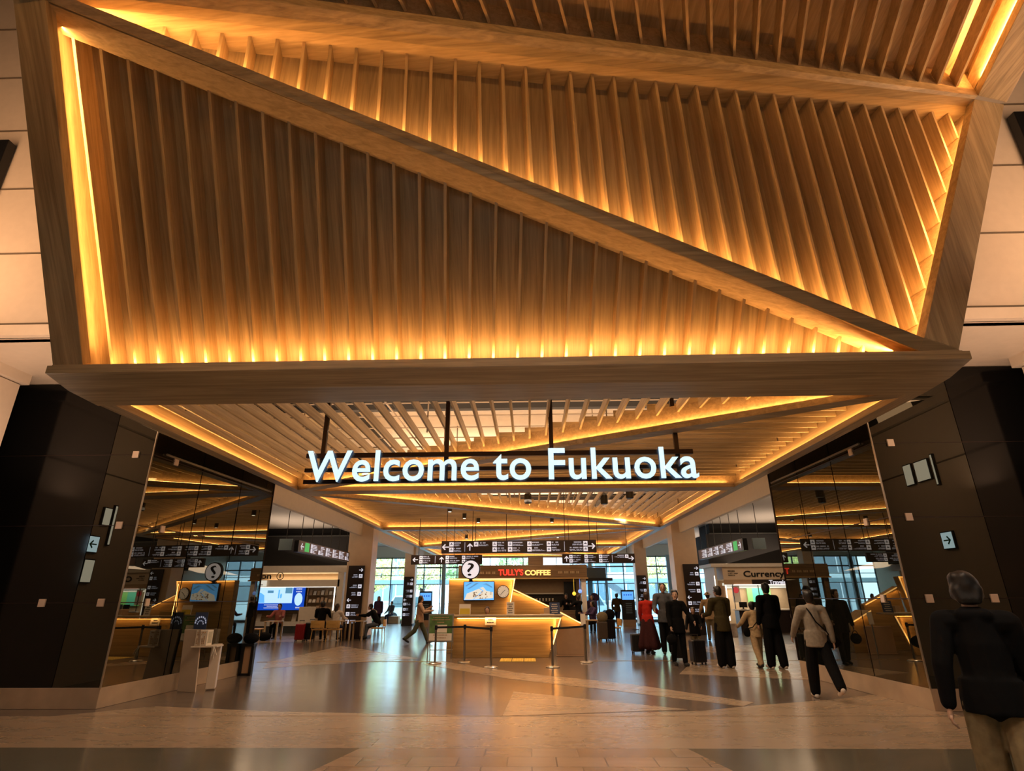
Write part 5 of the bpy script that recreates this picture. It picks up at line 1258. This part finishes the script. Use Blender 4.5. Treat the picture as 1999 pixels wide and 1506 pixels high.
        g.f.append(tuple(base+q_ for q_ in range(nn_-1, -1, -1))); g.f.append(tuple(base+2*nn_+q_ for q_ in range(nn_))); g.mi += [0, 0]
    if hood: capsule(g, neck+Vector((-.06, -.06, -.03))*s, neck+Vector((.06, -.06, -.03))*s, .05*s, .05*s)
    for S_, E_, W_, d in A:
        capsule(g, S_, E_, .055*s+k*.8, .043*s+k*.75)
        if sleeve: capsule(g, E_, W_-d*.01, .043*s+k*.75, .034*s+k*.5)
    put('coat' if hem > .08 else 'top', fuse(g, vox, 2), top, t)
    # lower garment
    g = MB()
    if skirt > 0:
        c0 = pel; zb = max(.12, pel.z-skirt)
        for dx in (-.5, 0, .5):
            for dy in (-.35, .35): capsule(g, c0+Vector((dx*.12, dy*.1, -.02)), Vector((dx*.34*wide, dy*.34*wide, zb+.08)), .115*s, .1*s*wide)
        capsule(g, c0, Vector((0, 0, zb+.08)), .13*s, .14*s*wide)
        put('skirt', fuse(g, vox, 2), bottom, t)
    else:
        capsule(g, pel+Vector((-.045*s, 0, 0)), pel+Vector((.045*s, 0, 0)), .125*s, .125*s)
        for h, kn, a, q in L: capsule(g, h, kn, .095*s*(.85+.15*wide), .068*s*wide); capsule(g, kn, a+(kn-a).normalized()*.03*s, .068*s*wide, .056*s*wide)
        put('trousers', fuse(g, vox*.9, 2), bottom, t)
    for h, kn, a, q in L:
        g = MB(); ft = rotx((0, .17*s, -.035*s), q*.6); hl = rotx((0, -.045*s, -.035*s), q*.6); capsule(g, a+hl, a+ft, .042*s, .038*s); capsule(g, a, a+Vector((0, 0, .03*s)), .04*s, .038*s); g2 = fuse(g, .014*s, 1)
        g2.v = [(v[0], v[1], max(v[2], .004)) for v in g2.v]; o = put('shoe', g2, shoes, t)
    if hat:
        g = MB(); g.ell(headc+Vector((0, 0, .06*s)), (.098*s, .108*s, .085*s), 16); g.lathe(headc+Vector((0, 0, .055*s)), [(.1*s, 0), (.145*s, -.02*s), (.15*s, -.012*s), (.1*s, .02*s)], 20); put('hat', g, hat, t)
    t.location = (x, y, 0); t.rotation_euler = (0, 0, rz)
    m = Matrix.Translation((x, y, 0)) @ Matrix.Rotation(rz, 4, 'Z')
    t_info = dict(root=t, m=m, hands=[m @ (a[2]+a[3]*.1*s) for a in A], sh=[m @ a[0] for a in A], chest=m @ chest, pel=m @ pel, s=s)
    return t_info
def crossbody(name, label, P, m, side=-1, size=(.12, .06, .1), back=True, drop=-.02):
    s = P['s']; M_ = P['m']; R3 = M_.to_3x3(); pel = P['pel']; sh = P['sh'][1 if side < 0 else 0]; bagc = pel+R3 @ Vector((side*.25*s, 0, drop))
    t = thing(name, label, 'bag', tuple(bagc)); MB().ell(bagc, size, 14).build('bag_body', m, t, smooth=True)
    yb = -.165*s; pts = [sh+R3 @ Vector((side*.08*s, .0, .085*s)), sh+R3 @ Vector((side*.12*s, yb, -.05*s)), P['chest']+R3 @ Vector((0, yb-.02*s, -.05)), pel+R3 @ Vector((side*.15*s, yb-.0*s, .12*s)), bagc+Vector((0, 0, size[2]*.8))]
    MB().tube(pts, .011, 6).build('strap', m, t)
    pts = [sh+R3 @ Vector((side*.08*s, .0, .085*s)), sh+R3 @ Vector((side*.12*s, -yb, -.05*s)), P['chest']+R3 @ Vector((0, -yb+.02*s, -.05)), pel+R3 @ Vector((side*.15*s, -yb, .12*s)), bagc+Vector((0, 0, size[2]*.8))]
    MB().tube(pts, .011, 6).build('strap', m, t); return t
def handbag(name, label, p, m, size=(.16, .07, .14), drop=.22):
    p = Vector(p); t = thing(name, label, 'bag', tuple(p)); c = p-Vector((0, 0, drop)); MB().ell(c, size, 14).build('bag_body', m, t, smooth=True)
    MB().tube([c+Vector((-size[0]*.6, 0, size[2]*.7)), p+Vector((-.03, 0, -.01)), p+Vector((.03, 0, -.01)), c+Vector((size[0]*.6, 0, size[2]*.7))], .01, 6).build('handle', m, t); return t

W1 = ((R(24), R(6)), (R(-20), R(22)))
# right group
P = person('person in a grey sweater and black trousers walking past the right dark glass', 4.78, 10.45, R(-8), 1.60, 'c_sweater', 'c_black', 'hair_black', 0, 'skin_pale', ((R(6), R(4)), (R(-26), R(12))), ((R(18), .35, .35), (R(-12), .22, .2)), wide=1.5, vox=.014, spread=.05, shoes='sole', female=True)
crossbody('crossbody_bag', 'black crossbody bag worn by the person in the grey sweater', P, 'c_black', 1, (.17, .07, .1), drop=-.06)
bk = MB(); 
for i in range(7): bk.cbox((0, 0, 0), (.001, .001, .001))
P = person('tall person in black with wide trousers standing third from the right glass', 5.64, 14.45, R(12), 1.80, 'c_black', 'c_black', 'hair_black', 0, 'skin', ((R(4), 0), (R(-6), R(4))), ((R(5), .1, .25), (R(4), .12, .5)), wide=1.7, vox=.017, shoes='sole', coat=.06)
P = person('child in a cream top and beige patterned trousers walking with a crossbody bag', 5.36, 14.75, R(8), 1.40, 'c_cream', 'c_sand', 'hair_black', 0, 'skin_pale', ((R(-14), R(10)), (R(12), R(4))), ((R(25), .45, .6), (R(-5), .12, .2)), wide=1.4, vox=.015, shoes='rubber')
crossbody('crossbody_bag', 'small black crossbody bag worn by the child in cream', P, 'c_black', -1, (.09, .05, .1), drop=-.02)
h = P['hands'][0]; solo('carrier_bag', MB().box(h.x-.14, h.x+.02, h.y-.1, h.y+.1, h.z-.2, h.z+.12), 'c_white', 'pale carrier held at the left side of the child in cream', 'bag', bevel=.03)
P = person('person in an olive hooded jacket and black wide trousers standing, seen from behind', 4.57, 14.65, R(15), 1.74, 'c_olive', 'c_black', 'hair_black', 0, 'skin', ((R(3), 0), (R(-3), 0)), ((R(20), .12, 1.0), (R(12), .14, .9)), wide=1.8, vox=.017, hood=True, shoes='sole', coat=.1, lean=R(2), head_turn=R(25))
P = person('person in black facing the viewer and resting a hand on a suitcase', 3.63, 15.15, R(188), 1.66, 'c_black', 'c_black', 'hair_black', .0, 'skin_pale', ((R(4), 0), (R(-10), R(6))), ((R(22), .35, .5), (R(8), .15, .25)), wide=1.15, vox=.015, female=True, coat=.12, head_turn=R(-25))
handbag('handbag', 'black handbag hanging beside the person in black facing the viewer', P['hands'][1]-Vector((0, 0, .03)), 'c_black', (.14, .07, .12), .18)
P = person('person in a red jacket and long dark skirt standing by a small black suitcase', 3.5, 18.2, R(-30), 1.64, 'c_red', 'c_maroon', 'hair_brown', 0, 'skin', ((R(2), 0), (R(-4), 0)), ((R(8), .2, .4), (R(25), .35, .7)), skirt=.78, wide=1.15, vox=.018, female=True, coat=.05, head_turn=R(40))
handbag('handbag', 'dark shoulder bag at the side of the person in red', P['hands'][1]+Vector((.02, 0, .05)), 'c_black', (.16, .1, .16), .18)
P = person('tall person in a dark grey top standing behind the person in red', 3.98, 18.0, R(170), 1.88, 'c_grey', 'c_black', 'hair_black', 0, 'skin', ((0, 0), (R(3), 0)), ((R(35), .25, 1.1), (R(20), .2, .9)), wide=1.3, vox=.02, coat=.1)
softbag('backpack', 'pale grey rucksack held in front of the tall person in grey', (4.08, 17.62, 1.14), (.16, .1, .12), 'c_tan')
P = person('person in a cream top and sun hat standing near the right column', 6.9, 23.5, R(-5), 1.66, 'c_cream', 'c_khaki', 'hair_brown', 0, 'skin', ((R(2), 0), (R(-8), R(4))), ((R(20), .3, .5), (R(5), .12, .3)), wide=1.2, vox=.022, hat='c_cream', coat=.1)
handbag('shopping_bag', 'black bag with yellow trim held by the person in the sun hat', P['hands'][0], 'c_black', (.16, .1, .16), .2)
P = person('child in dark clothes standing behind the suitcase between the people in black', 4.38, 16.4, R(160), 1.25, 'c_black', 'c_khaki', 'hair_black', 0, 'skin', ((0, 0), (0, 0)), ((R(30), .2, .7), (R(20), .2, .6)), vox=.018)
P = person('person in a dark top reading at the currency counter, far right by the glass', 12.2, 28.0, R(10), 1.62, 'c_navy', 'c_black', 'hair_black', .15, 'skin', vox=.024, female=True)
P = person('person in dark grey waiting at the currency counter, nearer the column', 12.9, 27.6, R(-15), 1.68, 'c_grey', 'c_denim', 'hair_black', 0, 'skin', vox=.024)
# nearest dark passer-by at the right edge
P = person('person in a short black jacket and khaki trousers passing very close at the right edge', 3.03, 4.25, R(-28), 1.66, 'c_black', 'c_khaki', 'hair_black', .06, 'skin_pale', ((R(10), R(4)), (R(-10), R(8))), ((R(-14), .24, .25), (R(10), .12, .5)), wide=1.5, vox=.011, coat=.0, female=True, hood=True)
handbag('tote_bag', 'black tote bag hanging low from the passer-by at the right edge', P['hands'][1]+Vector((.03, 0, -.02)), 'c_black', (.14, .16, .17), .1)
# middle and left
P = person('person in a pink top and grey wide trousers walking quickly on the left', -4.05, 22.3, R(-80), 1.66, 'c_tan', 'c_greenpants', 'hair_black', .14, 'skin_pale', ((R(26), R(4)), (R(-24), R(28))), ((R(35), .15, 1.5), (R(30), .15, 1.2)), wide=1.3, vox=.018, female=True)
crossbody('crossbody_bag', 'dark bag swinging behind the walking person in pink', P, 'c_black', -1, (.16, .08, .1), drop=0)
P = person('standing visitor with a striped bag before the left glazing', -8.15, 32.4, R(190), 1.62, 'c_purple', 'c_black', 'hair_brown', .2, 'skin', ((R(5), 0), (R(-5), 0)), wide=1.0, vox=.024, female=True)
handbag('shoulder_bag', 'striped dark and white bag of the standing visitor at the left glazing', P['hands'][1]+Vector((0, -.05, .25)), 'c_white', (.2, .08, .13), .15)
P = person('visitor sitting on the low bench before the left glazing', -9.2, 40.1, R(150), 1.66, 'c_grey', 'c_navy', 'hair_black', 0, 'skin', ((R(82), R(80)), (R(78), R(76))), ((R(20), .15, .6), (R(20), .15, .6)), sit=True, vox=.026)
P = person('man in black with a collar seated on an oak chair, seen from behind', -8.24, 23.9, R(4), 1.78, 'c_black', 'c_black', 'hair_black', 0, 'skin', ((R(84), R(82)), (R(80), R(80))), ((R(40), .25, .7), (R(40), .25, .7)), sit=True, vox=.019, hat=None)
P = person('long-haired person in white seated on the right oak chair of the couple', -7.64, 23.85, R(-8), 1.66, 'c_white', 'c_navy', 'hair_brown', .22, 'skin', ((R(84), R(82)), (R(80), R(80))), ((R(40), .2, .7), (R(40), .2, .7)), sit=True, vox=.019, female=True, head_turn=R(-35))
P = person('person in plaid seated at the far left table facing the viewer', -10.6, 25.4, R(178), 1.66, 'c_plaid', 'c_black', 'hair_black', 0, 'skin', ((R(82), R(80)), (R(80), R(78))), ((R(45), .25, .9), (R(45), .25, .9)), sit=True, vox=.021)
P = person('person in dark clothes bent over a table behind the left column', -6.2, 24.72, R(92), 1.7, 'c_black', 'c_denim', 'hair_black', 0, 'skin', ((R(82), R(80)), (R(75), R(60))), ((R(60), .25, .6), (R(60), .25, .6)), sit=True, vox=.022, lean=R(28))
P = person('visitor in black seated right of the coffee kiosk', 2.75, 26.4, R(110), 1.7, 'c_purple', 'c_black', 'hair_black', .1, 'skin', ((R(82), R(80)), (R(80), R(78))), ((R(45), .25, .9), (R(45), .25, .9)), sit=True, vox=.024)
P = person('visitor standing in dark purple right of the coffee kiosk', 2.95, 28.6, R(160), 1.62, 'c_purple', 'c_black', 'hair_black', .1, 'skin', vox=.026, female=True)
P = person('visitor in olive walking away by the right terminal', 4.85, 33.6, R(-25), 1.72, 'c_olive', 'c_navy', 'hair_black', 0, 'skin', ((R(14), R(3)), (R(-22), R(30))), ((R(-10), .2, .5), (R(15), .2, 1.2)), vox=.026)
P = person('coffee kiosk worker in black behind the counter', 1.75, 28.7, R(170), 1.66, 'c_black', 'c_black', 'hair_black', 0, 'skin', ((0, 0), (0, 0)), ((R(50), .2, .9), (R(40), .2, .8)), vox=.024)
P = person('customer in black leaning at the coffee kiosk counter', 2.2, 27.2, R(40), 1.6, 'c_black', 'c_black', 'hair_brown', -1, 'skin', ((0, 0), (0, 0)), ((R(60), .2, .8), (R(50), .2, .8)), vox=.022, female=True)
P = person('desk clerk seated behind the information desk with only the hair showing', -1.28, 18.3, R(180), 1.58, 'c_navy', 'c_black', 'hair_brown', 0, 'skin', ((R(84), R(82)), (R(80), R(80))), ((R(40), .2, .9), (R(40), .2, .9)), sit=True, vox=.024)
P = person('visitor in dark clothes beyond the left end of the feature wall', -3.05, 30.0, R(200), 1.6, 'c_black', 'c_black', 'hair_black', 0, 'skin', vox=.026)
